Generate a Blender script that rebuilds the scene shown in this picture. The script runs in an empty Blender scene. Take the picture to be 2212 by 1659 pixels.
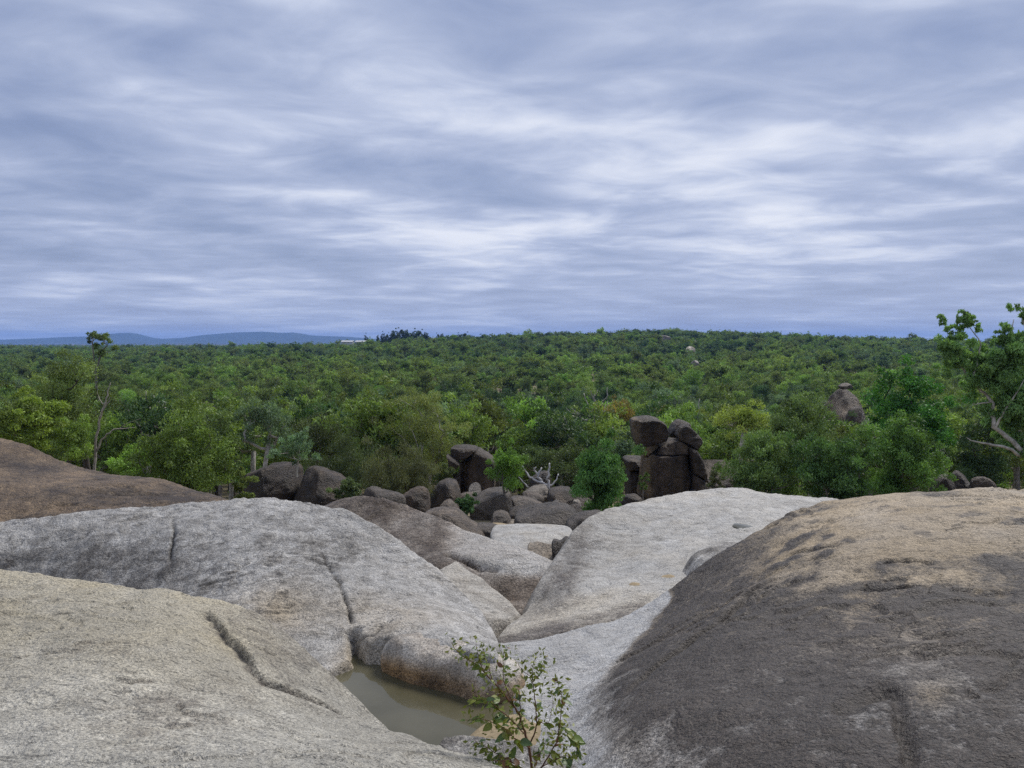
import bpy, bmesh, math, random
import numpy as np
from mathutils import Vector, geometry

random.seed(7); np.random.seed(7)
SC = bpy.context.scene
COL = SC.collection

# ------------------------------------------------------------------ camera, sky, sun, exposure
FD = 1840.0                       # focal length in layout units (layout frame 2212 x 1659)
HZ = 738.0                        # horizon row in that frame
PITCH = math.atan((829.5 - HZ) / FD)
CP, SP = math.cos(PITCH), math.sin(PITCH)
cam_d = bpy.data.cameras.new('camera')
cam_d.sensor_width = 36.0
cam_d.lens = 36.0 * FD / 2212.0
cam_d.clip_start = 0.05
cam_d.clip_end = 40000.0
cam = bpy.data.objects.new('camera', cam_d)
COL.objects.link(cam)
cam.location = (0, 0, 0)
cam.rotation_euler = (math.pi / 2 - PITCH, 0, 0)
SC.camera = cam

SUN_EL, SUN_AZ = math.radians(50), math.radians(40)     # azimuth clockwise from straight ahead
world = bpy.data.worlds.new('World')
SC.world = world
world.use_nodes = True
wn, wl = world.node_tree.nodes, world.node_tree.links
wn.clear()


def N(nodes, typ, **kw):
    n = nodes.new(typ)
    for k, v in kw.items():
        if k == 'inp':
            for a, b in v.items():
                n.inputs[a].default_value = b
        else:
            setattr(n, k, v)
    return n


def math_node(nodes, links, op, a, b=None, c=None, clamp=False):
    n = nodes.new('ShaderNodeMath'); n.operation = op; n.use_clamp = clamp
    for i, v in enumerate((a, b, c)):
        if v is None:
            continue
        if isinstance(v, (int, float)):
            n.inputs[i].default_value = v
        else:
            links.new(v, n.inputs[i])
    return n.outputs[0]


def ramp(nodes, links, fac, stops, interp='LINEAR'):
    n = nodes.new('ShaderNodeValToRGB'); n.color_ramp.interpolation = interp
    e = n.color_ramp.elements
    while len(e) < len(stops):
        e.new(0.5)
    for el, (p, c) in zip(e, stops):
        el.position = p
        el.color = (c, c, c, 1) if isinstance(c, (int, float)) else (*c, 1)
    links.new(fac, n.inputs[0])
    return n.outputs[0]


def mixc(nodes, links, fac, a, b, blend='MIX'):
    n = nodes.new('ShaderNodeMix'); n.data_type = 'RGBA'; n.blend_type = blend
    for sock, v in ((n.inputs[0], fac), (n.inputs[6], a), (n.inputs[7], b)):
        if isinstance(v, (int, float)):
            sock.default_value = v
        elif isinstance(v, tuple):
            sock.default_value = (*v, 1)
        else:
            links.new(v, sock)
    return n.outputs[2]


def build_sky():
    tc = N(wn, 'ShaderNodeTexCoord')
    sep = N(wn, 'ShaderNodeSeparateXYZ'); wl.new(tc.outputs['Generated'], sep.inputs[0])
    zc = math_node(wn, wl, 'MAXIMUM', sep.outputs[2], 0.0)
    zc = math_node(wn, wl, 'ADD', zc, 0.075)
    px = math_node(wn, wl, 'DIVIDE', sep.outputs[0], zc)
    py = math_node(wn, wl, 'DIVIDE', sep.outputs[1], zc)

    def layer(sx, sy, ox, oy, scale, detail, rough, dist):
        c = N(wn, 'ShaderNodeCombineXYZ')
        wl.new(math_node(wn, wl, 'MULTIPLY_ADD', px, sx, ox), c.inputs[0])
        wl.new(math_node(wn, wl, 'MULTIPLY_ADD', py, sy, oy), c.inputs[1])
        n = N(wn, 'ShaderNodeTexNoise', inp={'Scale': scale, 'Detail': detail, 'Roughness': rough, 'Distortion': dist})
        wl.new(c.outputs[0], n.inputs['Vector'])
        return n.outputs['Fac']
    big = layer(0.60, 0.62, 4.2, 0.3, 0.45, 1, 0.5, 0.0)
    mid = layer(0.9, 1.0, 2.7, 9.2, 1.0, 4, 0.52, 0.35)
    fin = layer(1.0, 1.15, 5.3, 3.7, 2.3, 5, 0.55, 0.6)
    v = math_node(wn, wl, 'MULTIPLY', big, 0.42)
    v = math_node(wn, wl, 'MULTIPLY_ADD', mid, 0.55, v)
    v = math_node(wn, wl, 'MULTIPLY_ADD', fin, 0.28, v)
    far = N(wn, 'ShaderNodeMapRange', interpolation_type='SMOOTHSTEP', inp={1: 0.0, 2: 0.14, 3: 0.45, 4: 1.0})
    wl.new(sep.outputs[2], far.inputs[0])
    v = math_node(wn, wl, 'SUBTRACT', v, 0.605)
    v = math_node(wn, wl, 'MULTIPLY', v, 1.25)
    v = math_node(wn, wl, 'MULTIPLY_ADD', v, far.outputs[0], 0.53)
    cloud = ramp(wn, wl, v, [(0.30, (0.178, 0.224, 0.385)), (0.42, (0.262, 0.318, 0.485)), (0.53, (0.372, 0.432, 0.595)),
                             (0.62, (0.50, 0.56, 0.715)), (0.74, (0.76, 0.79, 0.87))], 'B_SPLINE')
    gap = ramp(wn, wl, v, [(0.30, 0.88), (0.56, 1.0)])
    sky = N(wn, 'ShaderNodeTexSky', sky_type='NISHITA', sun_disc=False, sun_elevation=SUN_EL,
            sun_rotation=SUN_AZ, altitude=300.0, air_density=1.3, dust_density=1.0)
    b1 = N(wn, 'ShaderNodeBackground', inp={'Strength': 0.055}); wl.new(sky.outputs[0], b1.inputs[0])
    b2 = N(wn, 'ShaderNodeBackground', inp={'Strength': 0.41}); wl.new(cloud, b2.inputs[0])
    ms = N(wn, 'ShaderNodeMixShader')
    wl.new(gap, ms.inputs[0]); wl.new(b1.outputs[0], ms.inputs[1]); wl.new(b2.outputs[0], ms.inputs[2])
    out = N(wn, 'ShaderNodeOutputWorld'); wl.new(ms.outputs[0], out.inputs[0])


build_sky()
sun_d = bpy.data.lights.new('sun', 'SUN')
sun_d.energy = 1.5
sun_d.angle = math.radians(18)
sun_d.color = (1.0, 0.96, 0.9)
sun = bpy.data.objects.new('sun', sun_d)
COL.objects.link(sun)
_sd = Vector((math.sin(SUN_AZ) * math.cos(SUN_EL), math.cos(SUN_AZ) * math.cos(SUN_EL), math.sin(SUN_EL)))
sun.rotation_euler = _sd.to_track_quat('Z', 'Y').to_euler()

SC.view_settings.view_transform = 'Standard'
SC.view_settings.look = 'None'
SC.view_settings.exposure = 1.45
SC.view_settings.gamma = 1.0
SC.view_settings.use_curve_mapping = False
SC.render.engine = 'CYCLES'
SC.cycles.max_bounces = 6
SC.cycles.diffuse_bounces = 3
SC.cycles.transparent_max_bounces = 4
SC.cycles.volume_bounces = 0
SC.cycles.use_denoising = False

# ------------------------------------------------------------------ layout helpers


def P(xd, yd, Y):
    """world point at forward distance Y seen at layout position (xd, yd)"""
    u = (xd - 1106.0) / FD; v = (829.5 - yd) / FD
    dy = CP + v * SP; k = Y / dy
    return (u * k, Y, (-SP + v * CP) * k)


def proj(x, y, z):
    dep = np.maximum(y * CP - z * SP, 0.05)
    up = y * SP + z * CP
    return 1106.0 + FD * x / dep, 829.5 - FD * up / dep


def sstep(a, b, x):
    t = np.clip((np.asarray(x, float) - a) / (b - a), 0, 1)
    return t * t * (3 - 2 * t)


def _h(ix, iy, iz, seed):
    h = (ix * 374761393 + iy * 668265263 + iz * 2147483647 + seed * 974711) & 0xFFFFFFFF
    h = ((h ^ (h >> 13)) * 1274126177) & 0xFFFFFFFF
    h = ((h ^ (h >> 16)) * 2246822519) & 0xFFFFFFFF
    return ((h ^ (h >> 15)) & 0xFFFFFF) / float(0xFFFFFF)


def vnoise(p, seed=0):
    p = np.asarray(p, float)
    i = np.floor(p).astype(np.int64); f = p - i
    f = f * f * f * (f * (f * 6 - 15) + 10)
    x, y, z = i[:, 0], i[:, 1], i[:, 2]
    r = 0
    for dx in (0, 1):
        wx = f[:, 0] if dx else 1 - f[:, 0]
        for dy in (0, 1):
            wy = f[:, 1] if dy else 1 - f[:, 1]
            for dz in (0, 1):
                wz = f[:, 2] if dz else 1 - f[:, 2]
                r = r + wx * wy * wz * _h(x + dx, y + dy, z + dz, seed)
    return r * 2 - 1


def fbm(p, octaves=4, seed=0, gain=0.5):
    p = np.asarray(p, float); a = 1.0; s = 0; t = 0
    for o in range(octaves):
        s = s + a * vnoise(p, seed + o * 17); t += a
        a *= gain; p = p * 2.03 + 11.3
    return s / t


def link_mesh(name, me, mat=None, parent=None, loc=None):
    o = bpy.data.objects.new(name, me)
    COL.objects.link(o)
    if mat is not None and len(me.materials) == 0:
        me.materials.append(mat)
    if parent is not None:
        o.parent = parent
    if loc is not None:
        o.location = loc
    return o


def mesh_np(name, V, F, smooth=True, attrs=None):
    """V (n,3), F (m,k) all faces with k corners"""
    V = np.asarray(V, np.float32); F = np.asarray(F, np.int32)
    me = bpy.data.meshes.new(name)
    me.vertices.add(len(V)); me.vertices.foreach_set('co', V.ravel())
    k = F.shape[1]
    me.loops.add(F.size); me.loops.foreach_set('vertex_index', F.ravel())
    me.polygons.add(len(F))
    me.polygons.foreach_set('loop_start', np.arange(0, F.size, k, dtype=np.int32))
    me.polygons.foreach_set('use_smooth', np.full(len(F), smooth, dtype=bool))
    if attrs:
        for an, av in attrs.items():
            a = me.attributes.new(an, 'FLOAT', 'POINT')
            a.data.foreach_set('value', np.asarray(av, np.float32))
    me.update(calc_edges=True)
    return me


def thing(o, label, cat, group=None):
    o['label'] = label; o['category'] = cat
    if group:
        o['group'] = group
    return o


def structure(o, label=None):
    o['kind'] = 'structure'
    if label:
        o['label'] = label
    return o


# ------------------------------------------------------------------ materials
def new_mat(name):
    m = bpy.data.materials.new(name); m.use_nodes = True
    nt = m.node_tree; nt.nodes.clear()
    return m, nt.nodes, nt.links


def granite(name, light, mid, dark, tan, grain=1.0, scale=1.0, streak=0.6, bump=1.0, rough=0.62, vstreak=0.0, coarse=0.0, dash=(2.2, 9.0, 11.0), tan_min=0.35, spec=0.4, gmin=0.8):
    """speckled granite; vertex attributes 'stain' (dark patina, plus painted shade on some domes) and 'tan' (iron tint) mix the colours"""
    m, nd, lk = new_mat(name)
    tc = N(nd, 'ShaderNodeTexCoord')
    co = tc.outputs['Object']

    def noise(s, det, rg=0.55, vec=co, dist=0.0):
        n = N(nd, 'ShaderNodeTexNoise', inp={'Scale': s * scale, 'Detail': det, 'Roughness': rg, 'Distortion': dist})
        lk.new(vec, n.inputs['Vector']); return n.outputs['Fac']

    def mapped(sx, sy, sz, rot=(0, 0, 0)):
        mp = N(nd, 'ShaderNodeMapping'); lk.new(co, mp.inputs[0])
        mp.inputs['Scale'].default_value = (sx, sy, sz); mp.inputs['Rotation'].default_value = rot
        return mp.outputs[0]
    st = N(nd, 'ShaderNodeAttribute', attribute_name='stain_shade').outputs['Fac']
    ta = N(nd, 'ShaderNodeAttribute', attribute_name='tan').outputs['Fac']
    nb = noise(0.9, 5, 0.6); nm = noise(5.5, 7, 0.68, dist=0.4); nf = noise(26, 4, 0.65)
    g1 = noise(58, 2, 0.8); g2 = noise(210, 1, 0.5)
    col = mixc(nd, lk, ramp(nd, lk, nm, [(0.36, 0.0), (0.66, 1.0)]), light, mid)
    tm = math_node(nd, lk, 'MULTIPLY', ta, ramp(nd, lk, nb, [(0.3, tan_min), (0.65, 1.0)]))
    col = mixc(nd, lk, tm, col, tan)
    # broken patina edge
    q = math_node(nd, lk, 'SUBTRACT', nm, 0.5)
    q = math_node(nd, lk, 'MULTIPLY_ADD', q, 0.95, st)
    q2 = math_node(nd, lk, 'SUBTRACT', nf, 0.5)
    q = math_node(nd, lk, 'MULTIPLY_ADD', q2, 0.75, q)
    sm = math_node(nd, lk, 'MULTIPLY', ramp(nd, lk, q, [(0.22, 0.0), (0.86, 1.0)]), ramp(nd, lk, st, [(0.0, 0.0), (0.15, 1.0)]))
    col = mixc(nd, lk, sm, col, dark)
    # short foliation dashes
    dv = mapped(dash[0], dash[1], dash[2], (0.1, 0.05, 0.25))
    dn = noise(1.6, 6, 0.7, dv, 0.6)
    dm = ramp(nd, lk, dn, [(0.60, 0.0), (0.72, 1.0)])
    col = mixc(nd, lk, math_node(nd, lk, 'MULTIPLY', dm, streak), col, tuple(c * 0.55 for c in dark))
    if vstreak > 0:
        vn = noise(1.4, 5, 0.6, mapped(2.4, 2.4, 0.28), 0.3)
        vm = ramp(nd, lk, vn, [(0.42, 0.0), (0.62, 1.0)])
        col = mixc(nd, lk, math_node(nd, lk, 'MULTIPLY', vm, vstreak), col, tuple(c * 0.4 for c in dark))
    if vstreak > 0 and scale < 0.6:
        oi = N(nd, 'ShaderNodeObjectInfo')
        col = mixc(nd, lk, 1.0, col, ramp(nd, lk, oi.outputs['Random'], [(0.0, (0.70, 0.68, 0.68)), (0.5, (1.0, 0.96, 0.92)), (1.0, (1.55, 1.45, 1.35))]), 'MULTIPLY')
    if coarse > 0:
        cn = noise(0.45, 4, 0.6)
        col = mixc(nd, lk, math_node(nd, lk, 'MULTIPLY', ramp(nd, lk, cn, [(0.48, 0.0), (0.64, 1.0)]), coarse), col, light)
    # salt and pepper grain
    gs = ramp(nd, lk, g1, [(0.32, 1.0 - 0.72 * min(grain, 1.2)), (0.50, 1.0), (0.68, 1.0 + 0.5 * grain)])
    col = mixc(nd, lk, 1.0, col, ramp(nd, lk, noise(0.55, 3, 0.5), [(0.34, 0.80), (0.66, 1.12)]), 'MULTIPLY')
    gfac = math_node(nd, lk, 'MULTIPLY_ADD', st, 1.4 * (1 - gmin), gmin, clamp=True)
    col = mixc(nd, lk, gfac, col, gs, 'MULTIPLY')
    pk = ramp(nd, lk, noise(34, 3, 0.85), [(0.30, 1.0), (0.40, 0.0)])
    col = mixc(nd, lk, math_node(nd, lk, 'MULTIPLY', math_node(nd, lk, 'MULTIPLY', pk, gfac), 0.7 * grain), col, tuple(c * 0.35 for c in dark))
    fl = ramp(nd, lk, noise(46, 2, 0.75), [(0.61, 0.0), (0.70, 1.0)])
    bright = mixc(nd, lk, 1.0, mixc(nd, lk, 1.0, col, (1.75, 1.75, 1.8), 'MULTIPLY'), (0.03, 0.03, 0.03), 'ADD')
    col = mixc(nd, lk, math_node(nd, lk, 'MULTIPLY', math_node(nd, lk, 'MULTIPLY', fl, gfac), min(1.0, 0.75 * grain)), col, bright)
    h = math_node(nd, lk, 'MULTIPLY', nm, 1.0)
    h = math_node(nd, lk, 'MULTIPLY_ADD', nf, 0.45, h)
    h = math_node(nd, lk, 'MULTIPLY_ADD', g1, 0.16, h)
    h = math_node(nd, lk, 'MULTIPLY_ADD', dm, -0.35 * streak, h)
    bp = N(nd, 'ShaderNodeBump', inp={'Strength': 0.75 * min(1.3, bump), 'Distance': 0.05 * bump / scale})
    lk.new(h, bp.inputs['Height'])
    bs = N(nd, 'ShaderNodeBsdfPrincipled', inp={'Roughness': rough, 'Specular IOR Level': spec})
    lk.new(col, bs.inputs['Base Color']); lk.new(bp.outputs[0], bs.inputs['Normal'])
    lk.new(bs.outputs[0], N(nd, 'ShaderNodeOutputMaterial').inputs[0])
    return m


M = {}
M['slab'] = granite('granite_slab', (0.42, 0.40, 0.345), (0.29, 0.275, 0.235), (0.10, 0.082, 0.066), (0.37, 0.315, 0.20), streak=0.6, bump=1.6)
M['grey'] = granite('granite_grey', (0.43, 0.42, 0.40), (0.20, 0.19, 0.175), (0.044, 0.038, 0.034), (0.37, 0.30, 0.20), streak=0.6, bump=1.4)
M['brown'] = granite('granite_brown', (0.24, 0.165, 0.098), (0.125, 0.081, 0.049), (0.042, 0.027, 0.018), (0.29, 0.21, 0.12), streak=0.5, scale=0.7, bump=2.0, dash=(1.4, 7, 7))
M['brown_pale'] = granite('granite_brown_pale', (0.44, 0.425, 0.40), (0.32, 0.30, 0.27), (0.05, 0.032, 0.0205), (0.22, 0.145, 0.082), streak=0.55, scale=0.75, bump=2.0, dash=(1.6, 6, 7))
M['pale'] = granite('granite_pale', (0.42, 0.412, 0.392), (0.27, 0.258, 0.236), (0.095, 0.08, 0.068), (0.40, 0.345, 0.255), streak=0.6, scale=0.8, bump=1.4, gmin=0.5)
M['dome'] = granite('granite_dark_dome', (0.45, 0.45, 0.445), (0.36, 0.35, 0.335), (0.044, 0.034, 0.027), (0.31, 0.235, 0.14), streak=0.45, bump=1.5, grain=1.2, tan_min=0.85, gmin=0.35)
M['block'] = granite('granite_block', (0.060, 0.042, 0.033), (0.029, 0.020, 0.0165), (0.010, 0.0072, 0.0062), (0.26, 0.19, 0.105), scale=0.5, vstreak=0.6, streak=0.5, coarse=0.3, bump=2.6)
M['block_pale'] = granite('granite_block_pale', (0.30, 0.28, 0.25), (0.17, 0.155, 0.135), (0.04, 0.034, 0.03), (0.31, 0.245, 0.16), scale=0.55, vstreak=0.3, streak=0.5, bump=2.4)
M['block_mid'] = granite('granite_block_mid', (0.125, 0.106, 0.090), (0.060, 0.049, 0.042), (0.018, 0.014, 0.012), (0.22, 0.165, 0.10), scale=0.55, vstreak=0.5, streak=0.55, coarse=0.35, bump=2.4)


def leaf_material(fixed=None):
    m, nd, lk = new_mat('foliage')
    oi = N(nd, 'ShaderNodeObjectInfo')
    base = oi.outputs['Color']
    if fixed:
        rgb = N(nd, 'ShaderNodeRGB'); rgb.outputs[0].default_value = (*fixed, 1); base = rgb.outputs[0]
    tint = N(nd, 'ShaderNodeAttribute', attribute_name='tint').outputs['Fac']
    k = math_node(nd, lk, 'MULTIPLY_ADD', tint, 2.75, 0.8)
    r = math_node(nd, lk, 'MULTIPLY_ADD', oi.outputs['Random'], 0.5, 0.75)
    k = math_node(nd, lk, 'MULTIPLY', k, r)
    cc = N(nd, 'ShaderNodeCombineXYZ')
    for i in range(3):
        lk.new(k, cc.inputs[i])
    c = mixc(nd, lk, 1.0, base, cc.outputs[0], 'MULTIPLY')
    hs = N(nd, 'ShaderNodeHueSaturation', inp={'Saturation': 1.0, 'Value': 1.0, 'Fac': 1.0})
    hh = math_node(nd, lk, 'FRACT', math_node(nd, lk, 'MULTIPLY', oi.outputs['Random'], 7.31))
    lk.new(math_node(nd, lk, 'MULTIPLY_ADD', hh, 0.03, 0.494), hs.inputs['Hue'])
    lk.new(c, hs.inputs['Color'])
    d = N(nd, 'ShaderNodeBsdfPrincipled', inp={'Roughness': 0.6, 'Specular IOR Level': 0.25})
    lk.new(hs.outputs[0], d.inputs['Base Color'])
    t = N(nd, 'ShaderNodeBsdfTranslucent')
    lk.new(mixc(nd, lk, 1.0, hs.outputs[0], (1.3, 1.3, 0.6), 'MULTIPLY'), t.inputs['Color'])
    ms = N(nd, 'ShaderNodeMixShader', inp={0: 0.28})
    lk.new(d.outputs[0], ms.inputs[1]); lk.new(t.outputs[0], ms.inputs[2])
    lk.new(ms.outputs[0], N(nd, 'ShaderNodeOutputMaterial').inputs[0])
    return m


def bark_material():
    m, nd, lk = new_mat('bark')
    oi = N(nd, 'ShaderNodeObjectInfo')
    tc = N(nd, 'ShaderNodeTexCoord')
    n = N(nd, 'ShaderNodeTexNoise', inp={'Scale': 6.0, 'Detail': 5, 'Roughness': 0.7}); lk.new(tc.outputs['Object'], n.inputs['Vector'])
    c = mixc(nd, lk, 1.0, oi.outputs['Color'], ramp(nd, lk, n.outputs['Fac'], [(0.35, 0.45), (0.65, 1.15)]), 'MULTIPLY')
    b = N(nd, 'ShaderNodeBsdfPrincipled', inp={'Roughness': 0.85, 'Specular IOR Level': 0.2})
    lk.new(c, b.inputs['Base Color'])
    bp = N(nd, 'ShaderNodeBump', inp={'Strength': 0.5, 'Distance': 0.02}); lk.new(n.outputs['Fac'], bp.inputs['Height'])
    lk.new(bp.outputs[0], b.inputs['Normal'])
    lk.new(b.outputs[0], N(nd, 'ShaderNodeOutputMaterial').inputs[0])
    return m


def simple_noise_mat(name, c1, c2, scale, rough=0.9, detail=6, bump=0.0, spec=0.2, p=(0.35, 0.65)):
    m, nd, lk = new_mat(name)
    tc = N(nd, 'ShaderNodeTexCoord')
    n = N(nd, 'ShaderNodeTexNoise', inp={'Scale': scale, 'Detail': detail, 'Roughness': 0.62}); lk.new(tc.outputs['Object'], n.inputs['Vector'])
    b = N(nd, 'ShaderNodeBsdfPrincipled', inp={'Roughness': rough, 'Specular IOR Level': spec})
    lk.new(ramp(nd, lk, n.outputs['Fac'], [(p[0], c1), (p[1], c2)]), b.inputs['Base Color'])
    if bump:
        bp = N(nd, 'ShaderNodeBump', inp={'Strength': 0.6, 'Distance': bump}); lk.new(n.outputs['Fac'], bp.inputs['Height'])
        lk.new(bp.outputs[0], b.inputs['Normal'])
    lk.new(b.outputs[0], N(nd, 'ShaderNodeOutputMaterial').inputs[0])
    return m


M['leaf'] = leaf_material()
M['bark'] = bark_material()
M['sand'] = simple_noise_mat('creek_sand', (0.20, 0.155, 0.095), (0.29, 0.23, 0.145), 22, bump=0.01)
M['ground'] = simple_noise_mat('bush_ground', (0.10, 0.085, 0.05), (0.20, 0.165, 0.10), 0.16, bump=0.1)
M['far_forest'] = simple_noise_mat('far_forest_cover', (0.018, 0.028, 0.014), (0.05, 0.065, 0.03), 0.02, bump=6.0)
M['field'] = simple_noise_mat('pasture', (0.10, 0.14, 0.05), (0.16, 0.20, 0.08), 0.01)
M['shed'] = simple_noise_mat('white_sheeting', (0.36, 0.37, 0.38), (0.46, 0.47, 0.48), 0.3, rough=0.5)


def water_material():
    m, nd, lk = new_mat('murky_water')
    tc = N(nd, 'ShaderNodeTexCoord')
    n = N(nd, 'ShaderNodeTexNoise', inp={'Scale': 1.4, 'Detail': 3}); lk.new(tc.outputs['Object'], n.inputs['Vector'])
    w = N(nd, 'ShaderNodeTexNoise', inp={'Scale': 9.0, 'Detail': 3}); lk.new(tc.outputs['Object'], w.inputs['Vector'])
    b = N(nd, 'ShaderNodeBsdfPrincipled', inp={'Roughness': 0.025, 'IOR': 1.33, 'Specular IOR Level': 0.5})
    lk.new(ramp(nd, lk, n.outputs['Fac'], [(0.35, (0.06, 0.055, 0.032)), (0.65, (0.09, 0.083, 0.053))]), b.inputs['Base Color'])
    bp = N(nd, 'ShaderNodeBump', inp={'Strength': 0.06, 'Distance': 0.01}); lk.new(w.outputs['Fac'], bp.inputs['Height'])
    lk.new(bp.outputs[0], b.inputs['Normal'])
    lk.new(b.outputs[0], N(nd, 'ShaderNodeOutputMaterial').inputs[0])
    return m


M['water'] = water_material()

# ------------------------------------------------------------------ terrain
_Yk = [0, 12, 20, 30, 35, 45, 60, 80, 110, 200, 260]
_Zk = [-4.7, -4.7, -5.0, -6.2, -6.9, -8.6, -11.5, -15.0, -18.0, -18.0, -16.5]
_rx = [-700, 300, 500, 740, 830, 900, 1000, 1100, 1250, 1400, 1550, 1700, 1850, 2000, 2212, 3000]
_ry = [779, 778, 776, 766, 759, 755, 753, 748, 742, 737, 738, 744, 752, 759, 763, 768]


def T(x, y):
    x = np.asarray(x, float); y = np.asarray(y, float)
    r = np.maximum(y, 0.0)
    near = np.interp(r, _Yk, _Zk)
    s = 1106 + FD * x / np.maximum(y, 40.0)
    ry = np.interp(s, _rx, _ry)
    zr = (HZ - ry) / FD * 720.0
    t = sstep(230, 740, r)
    z = near * (1 - t) + zr * t
    far = -23.0 - 3.0 * sstep(1500, 4000, r)
    t2 = sstep(780, 1300, r)
    z = z * (1 - t2) + far * t2
    p = np.stack([x / 60.0, y / 60.0, 0 * x], -1).reshape(-1, 3)
    amp = (0.3 + 1.7 * sstep(60, 250, r)) * (1 - 0.5 * sstep(800, 1500, r))
    z = z + amp * fbm(p, 3, 5).reshape(x.shape)
    return z


def build_ground():
    rr = np.concatenate([np.linspace(0.0, 60, 45), np.geomspace(62, 13000, 130)])
    th = np.radians(np.concatenate([np.linspace(-180, -48, 40)[:-1], np.linspace(-48, 48, 181), np.linspace(48, 180, 40)[1:]]))
    R, TH = np.meshgrid(rr, th, indexing='ij')
    X = R * np.sin(TH); Y = R * np.cos(TH)
    Z = T(X, Y)
    V = np.stack([X, Y, Z], -1).reshape(-1, 3)
    n, k = R.shape
    i = np.arange(n * k).reshape(n, k)
    F = np.stack([i[:-1, :-1], i[:-1, 1:], i[1:, 1:], i[1:, :-1]], -1).reshape(-1, 4)
    me = mesh_np('ground', V, F)
    structure(link_mesh('ground', me, M['ground']))


build_ground()


def build_hills():
    hx = [-2500, -1500, -700, -300, 0, 60, 130, 200, 240, 270, 300, 340, 400, 450, 500, 560, 600, 630, 670, 740, 800, 880, 1000, 1200]
    hy = [728, 722, 727, 733, 734, 732, 729, 727, 722, 720, 729, 732, 730, 724, 720, 718, 721, 720, 726, 728, 732, 737, 741, 742]
    xs = np.linspace(-16500, 800, 300); ys = np.linspace(8000, 10800, 60)
    X, Y = np.meshgrid(xs, ys, indexing='ij')
    s = 1106 + FD * X / 9200.0
    top = 1.12 * (HZ - np.interp(s, hx, hy)) / FD * 9200.0
    w = np.exp(-((Y - 9300) / 620.0) ** 2)
    p = np.stack([X / 420.0, Y / 420.0, 0 * X], -1).reshape(-1, 3)
    nz = fbm(p, 5, 31).reshape(X.shape)
    Z = -18 + (top + 18 + 6 * nz) * w + 26 * nz * w * (1 - w) * 1.5
    V = np.stack([X, Y, Z], -1).reshape(-1, 3)
    n, k = X.shape
    i = np.arange(n * k).reshape(n, k)
    F = np.stack([i[:-1, :-1], i[1:, :-1], i[1:, 1:], i[:-1, 1:]], -1).reshape(-1, 4)
    structure(link_mesh('hills', mesh_np('hills', V, F), M['far_forest']))


build_hills()

# ------------------------------------------------------------------ sculpted foreground rocks (thin-plate height surfaces)


class Dome:
    def __init__(self, img_pts, world_pts=(), lam=2e-4, drop=(1.1, 1.6)):
        pts = [P(*p) for p in img_pts] + list(world_pts)
        self.c = np.array(pts, float)
        xy = self.c[:, :2]; n = len(xy)
        d2 = ((xy[:, None] - xy[None]) ** 2).sum(-1)
        K = 0.5 * d2 * np.log(np.maximum(d2, 1e-12)) + np.eye(n) * lam
        A = np.zeros((n + 3, n + 3)); A[:n, :n] = K
        A[:n, n] = A[n, :n] = 1; A[:n, n + 1:] = xy; A[n + 1:, :n] = xy.T
        self.w = np.linalg.solve(A, np.concatenate([self.c[:, 2], np.zeros(3)]))
        hull = geometry.convex_hull_2d([Vector(p) for p in xy])
        self.hull = xy[hull]; self.drop = drop; self.mods = []

    def tps(self, x, y):
        sh = np.shape(x); q = np.stack([np.ravel(x), np.ravel(y)], -1)
        out = np.empty(len(q)); xy = self.c[:, :2]; n = len(xy)
        for a in range(0, len(q), 20000):
            b = q[a:a + 20000]
            d2 = ((b[:, None] - xy[None]) ** 2).sum(-1)
            out[a:a + 20000] = (0.5 * d2 * np.log(np.maximum(d2, 1e-12))) @ self.w[:n] + self.w[n] + b @ self.w[n + 1:]
        return out.reshape(sh)

    def outside(self, x, y):
        """distance outside the footprint"""
        sh = np.shape(x); q = np.stack([np.ravel(x), np.ravel(y)], -1)
        h = self.hull; area = 0
        for i in range(len(h)):
            a, b = h[i], h[(i + 1) % len(h)]; area += a[0] * b[1] - b[0] * a[1]
        sg = 1 if area > 0 else -1
        inside = np.ones(len(q), bool); dist = np.full(len(q), 1e9)
        for i in range(len(h)):
            a, b = h[i], h[(i + 1) % len(h)]; e = b - a
            cr = sg * (e[0] * (q[:, 1] - a[1]) - e[1] * (q[:, 0] - a[0]))
            inside &= cr >= 0
            t = np.clip(((q - a) @ e) / (e @ e), 0, 1)
            dist = np.minimum(dist, np.hypot(*(q - a - t[:, None] * e).T))
        dist[inside] = 0
        return dist.reshape(sh)

    def z(self, x, y):
        d = self.outside(x, y)
        z = self.tps(x, y)
        return np.where(d > 0, np.minimum(z, self.c[:, 2].max()) , z) - self.drop[0] * d - self.drop[1] * d * d

    def hit(self, xd, yd, y0=2.5, y1=26):
        ys = np.linspace(y0, y1, 1500)
        p = np.array([P(xd, yd, 1.0)])[0]
        xs = p[0] * ys; zs = p[2] * ys
        k = np.nonzero(self.z(xs, ys) >= zs)[0]
        j = k[0] if len(k) else len(ys) // 2
        return xs[j], ys[j], zs[j]


def poly_dist(x, y, pl):
    """distance to polyline, along-parameter 0..1 and side sign"""
    best = np.full(x.shape, 1e9); tt = np.zeros(x.shape); sd = np.ones(x.shape)
    L = np.hypot(*(pl[1:] - pl[:-1]).T); cum = np.concatenate([[0], np.cumsum(L)])
    for i in range(len(pl) - 1):
        a, b = pl[i], pl[i + 1]; e = b - a
        t = np.clip(((x - a[0]) * e[0] + (y - a[1]) * e[1]) / (e @ e), 0, 1)
        d = np.hypot(x - a[0] - t * e[0], y - a[1] - t * e[1])
        k = d < best
        best = np.where(k, d, best); tt = np.where(k, (cum[i] + t * L[i]) / cum[-1], tt)
        sd = np.where(k, np.sign(e[0] * (y - a[1]) - e[1] * (x - a[0])), sd)
    return best, tt, sd


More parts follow.
